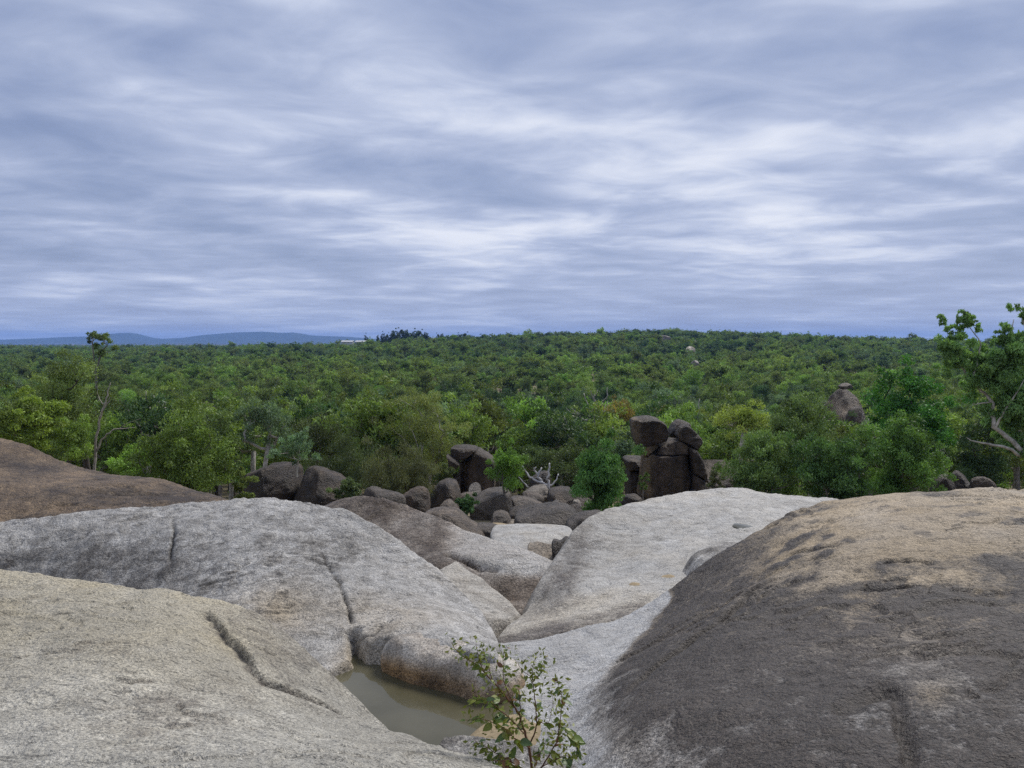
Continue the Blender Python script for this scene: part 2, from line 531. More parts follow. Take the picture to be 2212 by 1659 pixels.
def groove(dome, X, Y, Z, px, depth, width, wr=None, end=0.12):
    """cut a crack along photo-located surface points; wr = softer width on the right-hand side"""
    pl = np.array([dome.hit(*p)[:2] for p in px])
    w = 0.012 * fbm(np.stack([X * 9, Y * 9, 0 * X], -1).reshape(-1, 3), 3, 77).reshape(X.shape)
    d, t, s = poly_dist(X + w * 2, Y + w * 2, pl)
    ww = np.where(s < 0, width if wr is None else wr, width)
    taper = sstep(0, end, t) * sstep(0, end, 1 - t)
    dep = np.interp(t, [0, 0.5, 1], depth) if isinstance(depth, (tuple, list)) else depth
    e = np.exp(-(d / ww) ** 2)
    return Z - dep * taper * e, taper * np.exp(-(d / (np.minimum(ww, 0.05) * 0.8)) ** 2)


def build_dome(name, dome, xr, yr, res, mat, floor, attr, disp=((1.2, 0.035), (4.5, 0.012)), grooves=(), seed=0, post=None, flake=None):
    xs = np.arange(xr[0], xr[1] + res, res); ys = np.arange(yr[0], yr[1] + res, res)
    X, Y = np.meshgrid(xs, ys, indexing='ij')
    Z = dome.z(X, Y)
    crk = np.zeros(X.shape)
    for g in grooves:
        Z, gm = groove(dome, X, Y, Z, **g)
        crk = np.maximum(crk, gm)
    for sc, am in disp:
        Z = Z + am * fbm(np.stack([X * sc, Y * sc, Z * sc], -1).reshape(-1, 3), 4, seed + int(sc * 10)).reshape(X.shape)
    if post:
        Z = post(X, Y, Z)
    if flake:
        sc, hgt = flake
        q = fbm(np.stack([X * sc, Y * sc * 1.6, Z * sc], -1).reshape(-1, 3), 5, seed + 901).reshape(X.shape) * 5.0 + 0.8 * (X * 0.3 + Y * 0.5)
        fr = q - np.floor(q)
        msk = sstep(0.0, 0.35, fbm(np.stack([X * 0.7, Y * 0.7, Z], -1).reshape(-1, 3), 3, seed + 77).reshape(X.shape))
        Z = Z + hgt * msk * (sstep(0.86, 1.0, fr) - fr)
        crk = np.maximum(crk, 0.5 * msk * sstep(0.80, 0.9, fr) * sstep(1.0, 0.93, fr))
    xd, yd = proj(X, Y, Z)
    nz = fbm(np.stack([X * 1.7, Y * 1.7, Z * 1.7], -1).reshape(-1, 3), 5, seed + 500).reshape(X.shape)
    st, tn = attr(xd, yd, X, Y, Z, nz)
    st = st + 0.55 * crk
    keep = Z > floor
    n, k = X.shape
    i = np.arange(n * k).reshape(n, k)
    F = np.stack([i[:-1, :-1], i[1:, :-1], i[1:, 1:], i[:-1, 1:]], -1).reshape(-1, 4)
    kf = keep.ravel()[F].any(1)
    F = F[kf]
    V = np.stack([X, Y, np.maximum(Z, floor - 0.3)], -1).reshape(-1, 3)
    used = np.zeros(len(V), bool); used[F.ravel()] = True
    remap = np.cumsum(used) - 1
    V = V[used]; F = remap[F]
    at = {'stain_shade': np.clip(np.broadcast_to(st, X.shape), 0, 1).reshape(-1)[used], 'tan': np.clip(np.broadcast_to(tn, X.shape), 0, 1).reshape(-1)[used]}
    org = np.array([(V[:, 0].min() + V[:, 0].max()) / 2, (V[:, 1].min() + V[:, 1].max()) / 2, V[:, 2].min()])
    return link_mesh(name, mesh_np(name, V - org, F, True, at), mat, None, org)


# front left slab ------------------------------------------------
A = Dome([(-500, 1232, 7.2), (-200, 1230, 7.2), (0, 1237, 7.0), (200, 1259, 6.9), (400, 1284, 6.8), (480, 1299, 6.75), (560, 1331, 6.6),
          (640, 1386, 6.4), (700, 1441, 6.2), (750, 1491, 6.05), (800, 1541, 5.9), (835, 1577, 5.8), (861, 1592, 5.3), (936, 1612, 4.9),
          (1008, 1637, 4.5), (1082, 1661, 4.2), (0, 1659, 3.6), (400, 1659, 3.5), (800, 1659, 3.7), (300, 1450, 4.9), (0, 1400, 5.2),
          (600, 1500, 5.1), (0, 1300, 6.2), (750, 1580, 4.8), (400, 1400, 5.4), (-500, 1659, 3.6), (-500, 1400, 5.2), (450, 1330, 6.2)],
         [(-3, 1.2, -1.75), (-1, 1.2, -1.72), (0.2, 2.2, -1.85), (0.1, 0.8, -1.8), (-6, 2, -1.8), (-3, -1, -1.8), (0, -1, -1.9), (-0.05, 3.6, -2.0)])


def attr_A(xd, yd, X, Y, Z, n):
    tan = 0.75 * sstep(1640, 1330, yd) + 0.35 * n
    st = 0.10 + 0.30 * n + 0.32 * np.exp(-(((xd - 330) / 230) ** 2 + ((yd - 1520) / 60) ** 2)) \
        + 0.34 * sstep(0, 40, (xd - 445) - (yd - 1320) * 0.93) * sstep(1600, 1420, yd) * sstep(1290, 1330, yd) \
        + 0.25 * np.exp(-(((xd - 250) / 160) ** 2 + ((yd - 1395) / 25) ** 2))
    return st, tan


o = build_dome('granite_slab', A, (-7.0, 0.9), (0.9, 8.0), 0.0165, M['slab'], -4.0, attr_A, seed=1, flake=(0.8, 0.022), disp=((0.9, 0.04), (4.0, 0.02), (12, 0.012)), grooves=[
    dict(px=[(440, 1312), (470, 1345), (500, 1382), (530, 1418), (545, 1445), (575, 1468), (620, 1492)], depth=(0.05, 0.075, 0.05), width=0.016, wr=0.17, end=0.12),
    dict(px=[(570, 1464), (610, 1486), (650, 1502), (690, 1520), (740, 1548), (780, 1566)], depth=(0.07, 0.05, 0.03), width=0.02, wr=0.12, end=0.1)])
thing(o, 'pale yellowish grey granite slab filling the bottom left foreground, with a diagonal groove', 'rock')

# grey dome behind it ---------------------------------------------
B = Dome([(-500, 1190, 11), (-200, 1175, 11), (0, 1158, 11), (60, 1148, 11.1), (150, 1130, 11.2), (250, 1107, 11.4), (380, 1087, 11.6),
          (480, 1078, 11.7), (580, 1075, 11.6), (680, 1085, 11.4), (740, 1100, 11.2), (800, 1130, 10.9), (850, 1157, 10.7), (900, 1195, 10.4),
          (960, 1240, 10), (1000, 1280, 9.7), (1040, 1320, 9.3), (1065, 1362, 8.9), (1072, 1384, 8.6), (0, 1185, 10.75), (0, 1255, 10.4),
          (-300, 1265, 10.4), (200, 1165, 10.75), (200, 1275, 10), (375, 1165, 10.5), (375, 1290, 9.5), (500, 1200, 10), (480, 1310, 9),
          (600, 1340, 8.6), (650, 1250, 9.4), (700, 1300, 8.9), (700, 1440, 7.8), (760, 1390, 8.2), (774, 1482, 7.5), (730, 1470, 7.5), (850, 1300, 9), (900, 1270, 9.5), (950, 1330, 8.6), (740, 1200, 10.1)],
         [(-1.08, 8.02, -2.79), (-0.75, 7.80, -2.775), (-0.45, 7.58, -2.77), (-0.1, 7.34, -2.79)], drop=(1.7, 3.2))


def lip_B(X, Y, Z):
    # the face falls away in front of the ledge and past its right end
    a = np.array([-1.16, 8.17]); d = np.array([1.21, -0.89]) / math.hypot(1.21, 0.89)
    t = (X - a[0]) * d[0] + (Y - a[1]) * d[1]
    s = (X - a[0]) * d[1] - (Y - a[1]) * d[0]
    m = sstep(-0.16, 0.02, t)
    return Z - m * 5.0 * np.maximum(s - 0.11, 0) ** 1.1 - 3.0 * np.maximum(X + 0.14, 0)


def attr_B(xd, yd, X, Y, Z, n):  # darker left wall and paler right slope are partly painted shade and light
    tan = 0.8 * np.exp(-(((xd - 600) / 110) ** 2 + ((yd - 1320) / 60) ** 2)) + 0.6 * np.exp(-(((xd - 830) / 110) ** 2 + ((yd - 1330) / 50) ** 2)) \
        + 0.9 * np.exp(-(((xd - 760) / 45) ** 2 + ((yd - 1440) / 55) ** 2)) + 0.25 * n
    st = 0.13 + 0.3 * n + 0.42 * sstep(1145, 1215, yd + 0.06 * xd) * sstep(560, 380, xd) + 0.22 * np.exp(-(((xd - 640) / 180) ** 2 + ((yd - 1210) / 90) ** 2)) \
        - 0.35 * sstep(700, 900, xd) * sstep(1400, 1200, yd)
    return st, tan


o = build_dome('granite_dome', B, (-9.0, 0.6), (6.9, 12.8), 0.019, M['grey'], -4.3, attr_B, seed=2, post=lip_B, flake=(0.9, 0.03), disp=((1.1, 0.05), (4.5, 0.025), (12, 0.013)), grooves=[
    dict(px=[(380, 1100), (372, 1125), (376, 1160), (369, 1195), (372, 1225), (366, 1255)], depth=(0.03, 0.06, 0.03), width=0.018, end=0.4),
    dict(px=[(690, 1180), (712, 1225), (740, 1275), (755, 1320), (762, 1360)], depth=(0.015, 0.035, 0.07), width=0.02),
    dict(px=[(762, 1362), (770, 1385), (779, 1415), (781, 1450)], depth=(0.12, 0.35, 0.35), width=0.06, end=0.05),
    dict(px=[(780, 1372), (810, 1368), (822, 1352), (850, 1338)], depth=0.04, width=0.025)])
thing(o, 'long rounded grey granite dome behind the front slab, rising left of the rock pool', 'rock')

# brown rock far left ----------------------------------------------
D = Dome([(-500, 860, 19), (-200, 900, 19), (0, 946, 18.5), (60, 963, 18.2), (120, 990, 18), (200, 1020, 17.5), (280, 1030, 17.2), (330, 1035, 17),
          (400, 1052, 16.8), (450, 1068, 16.5), (490, 1080, 16.3), (540, 1110, 16), (-500, 1150, 13), (0, 1140, 14), (0, 1050, 15.5),
          (150, 1130, 14), (150, 1060, 15.5), (300, 1100, 15), (400, 1105, 15.3), (300, 1180, 13.5), (-300, 1050, 15.5), (500, 1180, 14)])
o = build_dome('granite_dome', D, (-18, -4), (11.5, 20.5), 0.06, M['brown'], -5.6,
               lambda xd, yd, X, Y, Z, n: (0.52 + 0.55 * n + 0.25 * np.exp(-(((xd - 280) / 160) ** 2 + ((yd - 1090) / 35) ** 2)), 0.5 + 0.6 * n), seed=3, flake=(0.5, 0.07),
               disp=((0.6, 0.06), (2.2, 0.03), (7, 0.012)))
thing(o, 'brown weathered granite rock sloping down from the left edge behind the grey dome', 'rock')

# central brown dome -------------------------------------------------
E = Dome([(640, 1110, 17), (710, 1088, 17), (735, 1080, 16.8), (800, 1074, 16.5), (850, 1079, 16.2), (900, 1100, 15.8), (950, 1120, 15.3),
          (1000, 1142, 14.9), (1050, 1163, 14.4), (1100, 1178, 14), (1150, 1193, 13.6), (1200, 1211, 13.1), (1192, 1230, 12.7), (1168, 1280, 12.3),
          (1142, 1320, 11.75), (1010, 1215, 13.2), (1080, 1230, 12.9), (1150, 1243, 12.7), (1080, 1290, 12.5), (700, 1150, 15.5), (800, 1180, 14.5),
          (850, 1150, 15), (900, 1200, 13.8), (950, 1180, 14.2), (950, 1250, 12.9), (1000, 1300, 12.4), (1110, 1335, 11.7), (1090, 1310, 12.0)])


def attr_E(xd, yd, X, Y, Z, n):
    pale = sstep(930, 1030, xd + 40 * n) * sstep(1228, 1205, yd - 0.17 * (xd - 1000) + 14 * n)
    st = (0.70 + 0.5 * n) * (1 - pale) + pale * (-0.1 + 0.25 * n)
    return st, 0.75 * (1 - pale) + 0.3 * n + 0.1


o = build_dome('granite_dome', E, (-4.8, 1.2), (11.3, 18), 0.045, M['brown_pale'], -5.2, attr_E, seed=4, flake=(0.6, 0.06), disp=((0.7, 0.05), (2.6, 0.028), (9, 0.01)),
               grooves=[dict(px=[(960, 1195), (1000, 1208), (1040, 1224), (1090, 1232)], depth=0.10, width=0.06)])
thing(o, 'brown topped granite dome with pale right end in the centre, behind the grey dome', 'rock')

E2 = Dome([(985, 1212, 12.7), (1040, 1250, 12.2), (1100, 1300, 11.5), (1122, 1325, 11.1), (950, 1230, 12.3), (1000, 1290, 11.3), (1060, 1345, 10.6), (1100, 1338, 10.8)], drop=(1.4, 2.0))
o = build_dome('granite_ledge', E2, (-2.2, 0.9), (9.6, 13.4), 0.035, M['pale'], -4.4, lambda xd, yd, X, Y, Z, n: (0.25 + 0.5 * n, 0.5 + 0.3 * n), seed=14, disp=((1.2, 0.03), (5, 0.02)))
thing(o, 'narrow pale wedge of rock between the grey dome and the dark hollow', 'rock')

# pale dome centre right ----------------------------------------------
Fd = Dome([(1150, 1308, 11.4), (1165, 1280, 11.6), (1180, 1240, 12.2), (1210, 1190, 13.2), (1240, 1145, 14), (1270, 1120, 14.6), (1310, 1100, 15.2),
           (1400, 1080, 16), (1480, 1065, 16.3), (1560, 1057, 16.3), (1600, 1057, 16), (1650, 1065, 15.8), (1720, 1073, 15.5), (1780, 1083, 15.2),
           (1900, 1100, 15), (1300, 1160, 13.8), (1400, 1140, 14.2), (1500, 1120, 14.4), (1600, 1110, 14.3), (1300, 1220, 12.4), (1200, 1280, 11.4),
           (1400, 1200, 12.6), (1500, 1180, 12.8), (1600, 1150, 13.2), (1550, 1200, 12.2), (1075, 1372, 9.9), (1100, 1350, 10.3), (1130, 1332, 10.7),
           (1200, 1297, 10.95), (1080, 1392, 9.5), (1150, 1380, 9.4), (1250, 1360, 9.45), (1350, 1340, 9.6), (1430, 1320, 9.9), (1200, 1330, 10.2),
           (1300, 1290, 10.6), (1350, 1250, 11.3), (1400, 1290, 10.3), (1450, 1240, 11.2), (1150, 1365, 9.7), (1300, 1330, 9.9), (1600, 1250, 11)], drop=(1.2, 1.5))


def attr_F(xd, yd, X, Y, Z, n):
    fl = np.exp(-(((xd - 1225 + (yd - 1225) * 0.5) / 55) ** 2 + ((yd - 1225) / 100) ** 2)) + 0.9 * sstep(0, 22, yd - (1395 - (xd - 1075) * 0.26) + 30) * sstep(1420, 1380, xd)  # shade painted on left flank, over its grey-brown tint, and along lower edge
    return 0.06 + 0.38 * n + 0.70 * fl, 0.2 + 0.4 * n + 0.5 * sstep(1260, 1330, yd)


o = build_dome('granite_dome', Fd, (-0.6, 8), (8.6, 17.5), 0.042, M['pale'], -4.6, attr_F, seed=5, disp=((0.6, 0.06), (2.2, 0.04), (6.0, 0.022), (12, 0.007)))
thing(o, 'pale grey water smoothed granite dome right of centre, with small dimples', 'rock')

# dark dome on the right and its white foot ------------------------------
G = Dome([(1430, 1318, 8.7), (1480, 1280, 8.75), (1540, 1230, 8.9), (1600, 1175, 9.1), (1650, 1140, 9.3), (1720, 1100, 9.5), (1780, 1083, 9.6),
          (1850, 1075, 9.6), (1950, 1066, 9.5), (2050, 1062, 9.4), (2150, 1056, 9.3), (2212, 1054, 9.3), (2500, 1060, 9.2), (2900, 1090, 9),
          (2000, 1659, 3.7), (2212, 1659, 3.6), (1700, 1659, 3.9), (1500, 1659, 4.2), (1350, 1659, 4.6), (1300, 1600, 5.2), (1400, 1550, 5.0),
          (1330, 1480, 6.4), (1450, 1400, 6.5), (1500, 1350, 7.0), (1600, 1300, 7.0), (1600, 1450, 5.3), (1700, 1250, 7.2), (1800, 1200, 7.3),
          (1800, 1350, 5.8), (1800, 1500, 4.6), (2000, 1250, 6.4), (2000, 1400, 5.1), (2200, 1300, 5.7), (2200, 1450, 4.6),
          (1078, 1387, 8.7), (1150, 1378, 8.8), (1250, 1356, 8.9), (1350, 1334, 8.95), (1150, 1430, 8.0), (1250, 1400, 8.2), (1350, 1380, 8.2),
          (1120, 1490, 7.35), (1180, 1480, 7.4), (1250, 1480, 7.1), (1200, 1540, 6.6), (1140, 1545, 6.65), (1200, 1600, 6.0), (1250, 1600, 5.7),
          (1250, 1659, 5.2), (1160, 1625, 6.1)],
         [(1.2, 1.5, -1.9), (3, 1.5, -1.8), (0.75, 2.8, -2.2), (4.5, 0, -1.9), (6.5, 2, -1.8), (7.5, 5, -1.7)])


def attr_G(xd, yd, X, Y, Z, n):
    # pale chute: left of a soft line running up-right
    line = np.interp(yd, [1280, 1330, 1400, 1480, 1540, 1660], [1445, 1412, 1345, 1275, 1245, 1255]) + 22 * n
    soft = np.interp(yd, [1300, 1450, 1560, 1660], [8, 20, 60, 100])
    darkside = 1 / (1 + np.exp(-np.clip((xd - line - soft * 0.6) / (soft * 0.5), -30, 30)))
    n2 = fbm(np.stack([X * 5, Y * 5, Z * 9], -1).reshape(-1, 3), 4, 611).reshape(X.shape)
    top = sstep(1335, 1165, yd + 80 * n + 70 * n2 - 0.04 * (xd - 1900)) * sstep(1520, 1740, xd + 120 * n + (yd - 1200) * 0.3)
    st = darkside * (0.92 - 0.72 * top + 0.22 * n + 0.2 * n2) + 0.02
    st = st + 0.25 * top * sstep(0.10, 0.45, n + 0.4 * n2) + 0.35 * top * sstep(0.22, 0.5, n2)
    lower = sstep(1450, 1640, yd)
    st = st - 0.22 * lower * darkside * (1 - top) * sstep(1750, 1300, xd)
    boss = np.exp(-(((xd - 2010) / 70) ** 2 + ((yd - 1500) / 40) ** 2))
    st = st - 0.3 * boss
    return st, sstep(0.35, 0.75, darkside) * (1.0 + 0.2 * n) * (1 - 0.75 * sstep(1330, 1500, yd) * (1 - boss)) + 0.1 * n


o = build_dome('granite_dome', G, (-0.55, 8.6), (1.2, 10.8), 0.02, M['dome'], -4.3, attr_G, seed=6, flake=(0.8, 0.035), disp=((0.8, 0.04), (3.2, 0.03), (11, 0.012)), grooves=[
    dict(px=[(1330, 1520), (1400, 1450), (1470, 1395), (1560, 1330), (1625, 1275), (1690, 1255)], depth=(0.04, 0.09, 0.06), width=0.042, wr=0.06),
    dict(px=[(1790, 1535), (1830, 1530), (1860, 1512), (1890, 1500), (1940, 1488)], depth=0.05, width=0.08),
    dict(px=[(1900, 1488), (1928, 1492), (1938, 1530), (1944, 1570), (1957, 1610), (1962, 1659), (1966, 1700)], depth=(0.03, 0.055, 0.06), width=0.05, wr=0.022, end=0.3),
    dict(px=[(2110, 1495), (2140, 1486), (2165, 1470), (2212, 1440)], depth=0.05, width=0.045, end=0.3),
    dict(px=[(1850, 1265), (1920, 1268), (1990, 1262)], depth=0.04, width=0.03),
    dict(px=[(1900, 1215), (1960, 1212), (2020, 1216)], depth=0.04, width=0.03),
    dict(px=[(1700, 1200), (1760, 1185), (1820, 1180)], depth=0.03, width=0.03)])
thing(o, 'huge dark speckled granite dome on the right with tan top and white foot', 'rock')

# low rock under the sapling ------------------------------------------------
J = Dome([(951, 1604, 5.3), (962, 1592, 5.35), (998, 1591, 5.35), (1040, 1600, 5.25), (1080, 1594, 5.2), (1153, 1609, 5.1), (1190, 1622, 5.0), (1245, 1653, 4.8),
          (1000, 1640, 4.95), (1100, 1655, 4.8), (1150, 1690, 4.55), (1050, 1700, 4.5), (1200, 1720, 4.4)], drop=(1.2, 5.0))
o = build_dome('granite_rock', J, (-0.9, 0.9), (3.6, 6.0), 0.014, M['grey'], -3.6, lambda xd, yd, X, Y, Z, n: (0.5 + 0.5 * n, 0.15 + 0.3 * n), seed=7, disp=((2.5, 0.03), (9, 0.025), (28, 0.01)))
thing(o, 'low rough dark grey rock under the sapling at the bottom edge', 'rock')


def water_edge_ledge():
    """rounded log-like shelf standing in the pool: swept superellipse"""
    a = np.array([-1.16, 8.17, -3.085]); b = np.array([0.05, 7.28, -3.11])
    ax = (b - a); Lg = np.linalg.norm(ax); ax /= Lg
    side = np.array([ax[1], -ax[0], 0]); side /= np.linalg.norm(side)     # horizontal normal
    if side[1] > 0:
        side = -side
    nu, nv = 110, 72
    V = []
    for i in range(nu + 1):
        t = i / nu
        e = (1 - abs(2 * t - 1) ** 9) ** 0.5
        r = 0.31 * e * (1.0 - 0.06 * t)
        c = a + ax * Lg * t
        for j in range(nv):
            th = 2 * math.pi * j / nv
            cs, sn = math.cos(th), math.sin(th)
            m_ = (abs(cs) ** 2.7 + abs(sn) ** 2.7) ** (-1 / 2.7)
            V.append(c + side * (cs * m_ * r) + np.array([0, 0, 1]) * (sn * m_ * r * 1.02))
    V = np.array(V)
    F = []
    for i in range(nu):
        for j in range(nv):
            F.append((i * nv + j, i * nv + (j + 1) % nv, (i + 1) * nv + (j + 1) % nv, (i + 1) * nv + j))
    F = np.array(F)
    nrm = V - (a + np.outer((V - a) @ ax, ax)); nrm /= np.maximum(np.linalg.norm(nrm, axis=1, keepdims=True), 1e-6)
    V = V + nrm * (0.035 * fbm(V * 2.2, 4, 41) + 0.02 * fbm(V * np.array([8, 8, 3]), 4, 42))[:, None]
    n = fbm(V * 3, 4, 44)
    low = sstep(-2.86, -3.06, V[:, 2])
    me = mesh_np('granite_ledge', V - a, F, True, {'stain_shade': np.clip(0.10 + 0.45 * n + 0.42 * low, 0, 1), 'tan': np.clip(0.1 + 1.0 * low + 0.3 * n, 0, 1)})
    o = link_mesh('granite_ledge', me, M['ledge'], None, a)
    thing(o, 'rounded log shaped granite ledge with rusty waterline along the rock pool', 'rock')


M['ledge'] = granite('granite_ledge', (0.44, 0.42, 0.38), (0.30, 0.27, 0.23), (0.085, 0.06, 0.04), (0.33, 0.20, 0.085), streak=0.3, vstreak=0.45, dash=(9, 9, 2))
water_edge_ledge()


def flat_poly(name, pts, mat, z, label):
    c = np.mean(np.array(pts), 0)
    me = bpy.data.meshes.new(name)
    me.from_pydata([(x - c[0], y - c[1], 0) for x, y in pts], [], [tuple(range(len(pts)))])
    me.update()
    return structure(link_mesh(name, me, mat, None, (c[0], c[1], z)), label)


flat_poly('water', [(-2.6, 5.2), (-0.2, 5.2), (0.55, 6.0), (0.5, 7.2), (-0.2, 8.4), (-1.6, 9.0), (-2.6, 8.6)], M['water'], -3.1, 'murky green rock pool below the log shaped ledge')
flat_poly('water', [(-0.9, 9.0), (0.8, 8.9), (0.9, 11.5), (-0.8, 12.0)], M['water'], -3.85, 'small strip of water in the hollow between the domes')


def mound(name, cx, cy, rx, ry, z, h, mat, seed, label, rot=0):
    k, m_ = 14, 40
    V = [(0, 0, h)]; F = []
    for i in range(1, k + 1):
        r = i / k
        for j in range(m_):
            a = 2 * math.pi * j / m_
            rr = r * (1 + 0.18 * math.sin(2 * a + seed) + 0.1 * math.sin(3 * a + seed * 2))
            V.append((rr * rx * math.cos(a), rr * ry * math.sin(a), h * (1 - r * r) - (0.08 if i == k else 0)))
    F4 = []
    for i in range(k - 1):
        for j in range(m_):
            F4.append((1 + i * m_ + j, 1 + (i + 1) * m_ + j, 1 + (i + 1) * m_ + (j + 1) % m_, 1 + i * m_ + (j + 1) % m_))
    for j in range(m_):
        F4.append((0, 1 + j, 1 + (j + 1) % m_))
    me = bpy.data.meshes.new(name); me.from_pydata(V, [], F4); me.update()
    me.polygons.foreach_set('use_smooth', [True] * len(me.polygons))
    o = link_mesh(name, me, mat, None, (cx, cy, z)); o.rotation_euler.z = rot
    return structure(o, label)


mound('sand', 0.14, 6.5, 0.5, 0.55, -3.12, 0.14, M['sand'], 1.0, 'tan wet sand at the near end of the rock pool')
_p = P(1065, 1143, 23.5)
mound('sand', _p[0], _p[1], 0.8, 1.8, _p[2] - 0.16, 0.15, M['sand'], 2.0, 'tan creek sand in front of the boulders')
for (px_, py_, w_, mt, lb) in [(1450, 1246, 0.12, 'sand', 'small tan sandy puddle on the pale dome'), (1606, 1136, 0.21, 'water', 'small puddle high on the pale dome'),
                               (1372, 1262, 0.09, 'sand', 'tiny sandy dimple on the pale dome')]:
    hx_, hy_, hz_ = Fd.hit(px_, py_, 8.5, 18)
    mound('puddle', hx_, hy_, w_, w_ * 1.6, hz_ - 0.015, 0.03, M[mt], px_ * 0.01, lb)

# ------------------------------------------------------------------ mid-distance boulders: rounded bodies with their own depth


def catmull(pts, n, tens=0.5):
    pts = np.array(pts, float); m_ = len(pts)
    nxt = np.roll(pts, -1, 0); L = np.hypot(*(nxt - pts).T); cum = np.concatenate([[0], np.cumsum(L)])
    s = np.linspace(0, cum[-1], n, endpoint=False)
    idx = np.clip(np.searchsorted(cum, s, side='right') - 1, 0, m_ - 1)
    t = ((s - cum[idx]) / L[idx])[:, None]
    p0, p1, p2, p3 = pts[(idx - 1) % m_], pts[idx], pts[(idx + 1) % m_], pts[(idx + 2) % m_]
    m1 = (p2 - p0) * tens; m2 = (p3 - p1) * tens
    return (2 * t**3 - 3 * t**2 + 1) * p1 + (t**3 - 2 * t**2 + t) * m1 + (-2 * t**3 + 3 * t**2) * p2 + (t**3 - t**2) * m2


def boulder(name, outline, Y, thick, mat, label, p=2.8, tilt=0.15, seed=0, rough=0.04, stain_shade=0.35, tan=0.25, sink=True, cuts=7, nu=88, nv=26, tens=0.4, tan_left=0.0, pale_top=0.0, planes=()):
    Yi = np.full(len(outline), Y + thick * 0.5)
    for _ in range(3):
        w = np.array([P(x, y, yy) for (x, y), yy in zip(outline, Yi)])
        Yi = Y + thick * 0.5 + (w[:, 2] - (w[:, 2].min() + w[:, 2].max()) / 2) * tilt
    w2 = w[:, [0, 2]]
    c = np.array([(w2[:, 0].min() + w2[:, 0].max()) / 2, (w2[:, 1].min() + w2[:, 1].max()) / 2])
    if sink:
        gz = float(T(np.array([c[0]]), np.array([Y]))[0]) - 0.25
        zmin = w2[:, 1].min()
        if zmin > gz:
            low = np.clip((c[1] - w2[:, 1]) / max(c[1] - zmin, 1e-3), 0, 1)
            w2[:, 1] -= (zmin - gz) * sstep(0.2, 1.0, low)
    ol = catmull(w2, nu, tens)
    # smooth slightly
    for _ in range(1):
        ol = 0.5 * ol + 0.25 * (np.roll(ol, 1, 0) + np.roll(ol, -1, 0))
    c = ol.mean(0)
    V = []; 
    for u in np.linspace(-1, 1, nv + 1):
        s = math.sin((1 - abs(u)) * math.pi / 2) ** 0.85
        d = (1 - min(s, 1.0) ** p) ** (1.0 / p) * (1 if u > 0 else -1)
        q = c + (ol - c) * s
        yy = Y + thick * 0.5 + d * thick * 0.5 + (q[:, 1] - c[1]) * tilt
        V.append(np.stack([q[:, 0], yy, q[:, 1]], -1))
    V = np.concatenate(V)
    rng = np.random.RandomState(seed + 100)
    size = max(np.ptp(w2[:, 0]), np.ptp(w2[:, 1]))
    cen = np.array([c[0], Y + thick * 0.5, c[1]])
    for k in range(cuts):
        n = rng.normal(size=3) * np.array([0.5, 0.3, 0.5]) + np.array([0, -0.85, 0.15]); n /= np.linalg.norm(n)
        if abs(n[0]) > 0.75:
            continue
        e = ((V - cen) @ n); h = np.quantile(e, 0.78 + 0.16 * rng.rand())
        V = V - np.outer(np.maximum(e - h, 0) * 0.85, n)
    for (a_, b_, c_, q_) in planes:
        n = np.array([a_, b_, c_], float); n /= np.linalg.norm(n)
        e = ((V - cen) @ n); h = np.quantile(e, q_)
        V = V - np.outer(np.maximum(e - h, 0) * 0.95, n)
    nr = V - cen; nr /= np.maximum(np.linalg.norm(nr, axis=1, keepdims=True), 1e-6)
    fr = 2.2 / size
    am = rough * size
    V = V + nr * (am * fbm(V * fr * 1.5, 3, seed) + am * 0.9 * (0.4 - np.abs(fbm(V * fr * 3.6, 4, seed + 9))))[:, None]
    i = np.arange((nv + 1) * nu).reshape(nv + 1, nu)
    F = np.stack([i[:-1], np.roll(i, -1, 1)[:-1], np.roll(i, -1, 1)[1:], i[1:]], -1).reshape(-1, 4)
    n = fbm(V * fr * 2.0, 4, seed + 3)
    zt = (V[:, 2] - V[:, 2].min()) / max(np.ptp(V[:, 2]), 1e-3); xt = (V[:, 0] - V[:, 0].min()) / max(np.ptp(V[:, 0]), 1e-3)
    st = np.clip(stain_shade + 0.5 * n - pale_top * sstep(0.55, 0.95, zt + 0.2 * n), 0, 1)
    tl = tan_left * sstep(0.24, 0.06, xt + 0.12 * n)
    st = st * (1 - 0.9 * np.clip(tl, 0, 1))
    tn = np.clip(tan + 0.5 * n + tl, 0, 1)
    org = np.array([c[0], Y + thick * 0.5, V[:, 2].min()])
    o = link_mesh(name, mesh_np(name, V - org, F, True, {'stain_shade': st, 'tan': tn}), mat, None, org)
    if label:
        thing(o, label, 'boulder', 'boulders in the creek bed')
    return o


def c8(*pts):
    return [(914.9 + 0.30637 * x, 867.5 + 0.30637 * y) for x, y in pts]


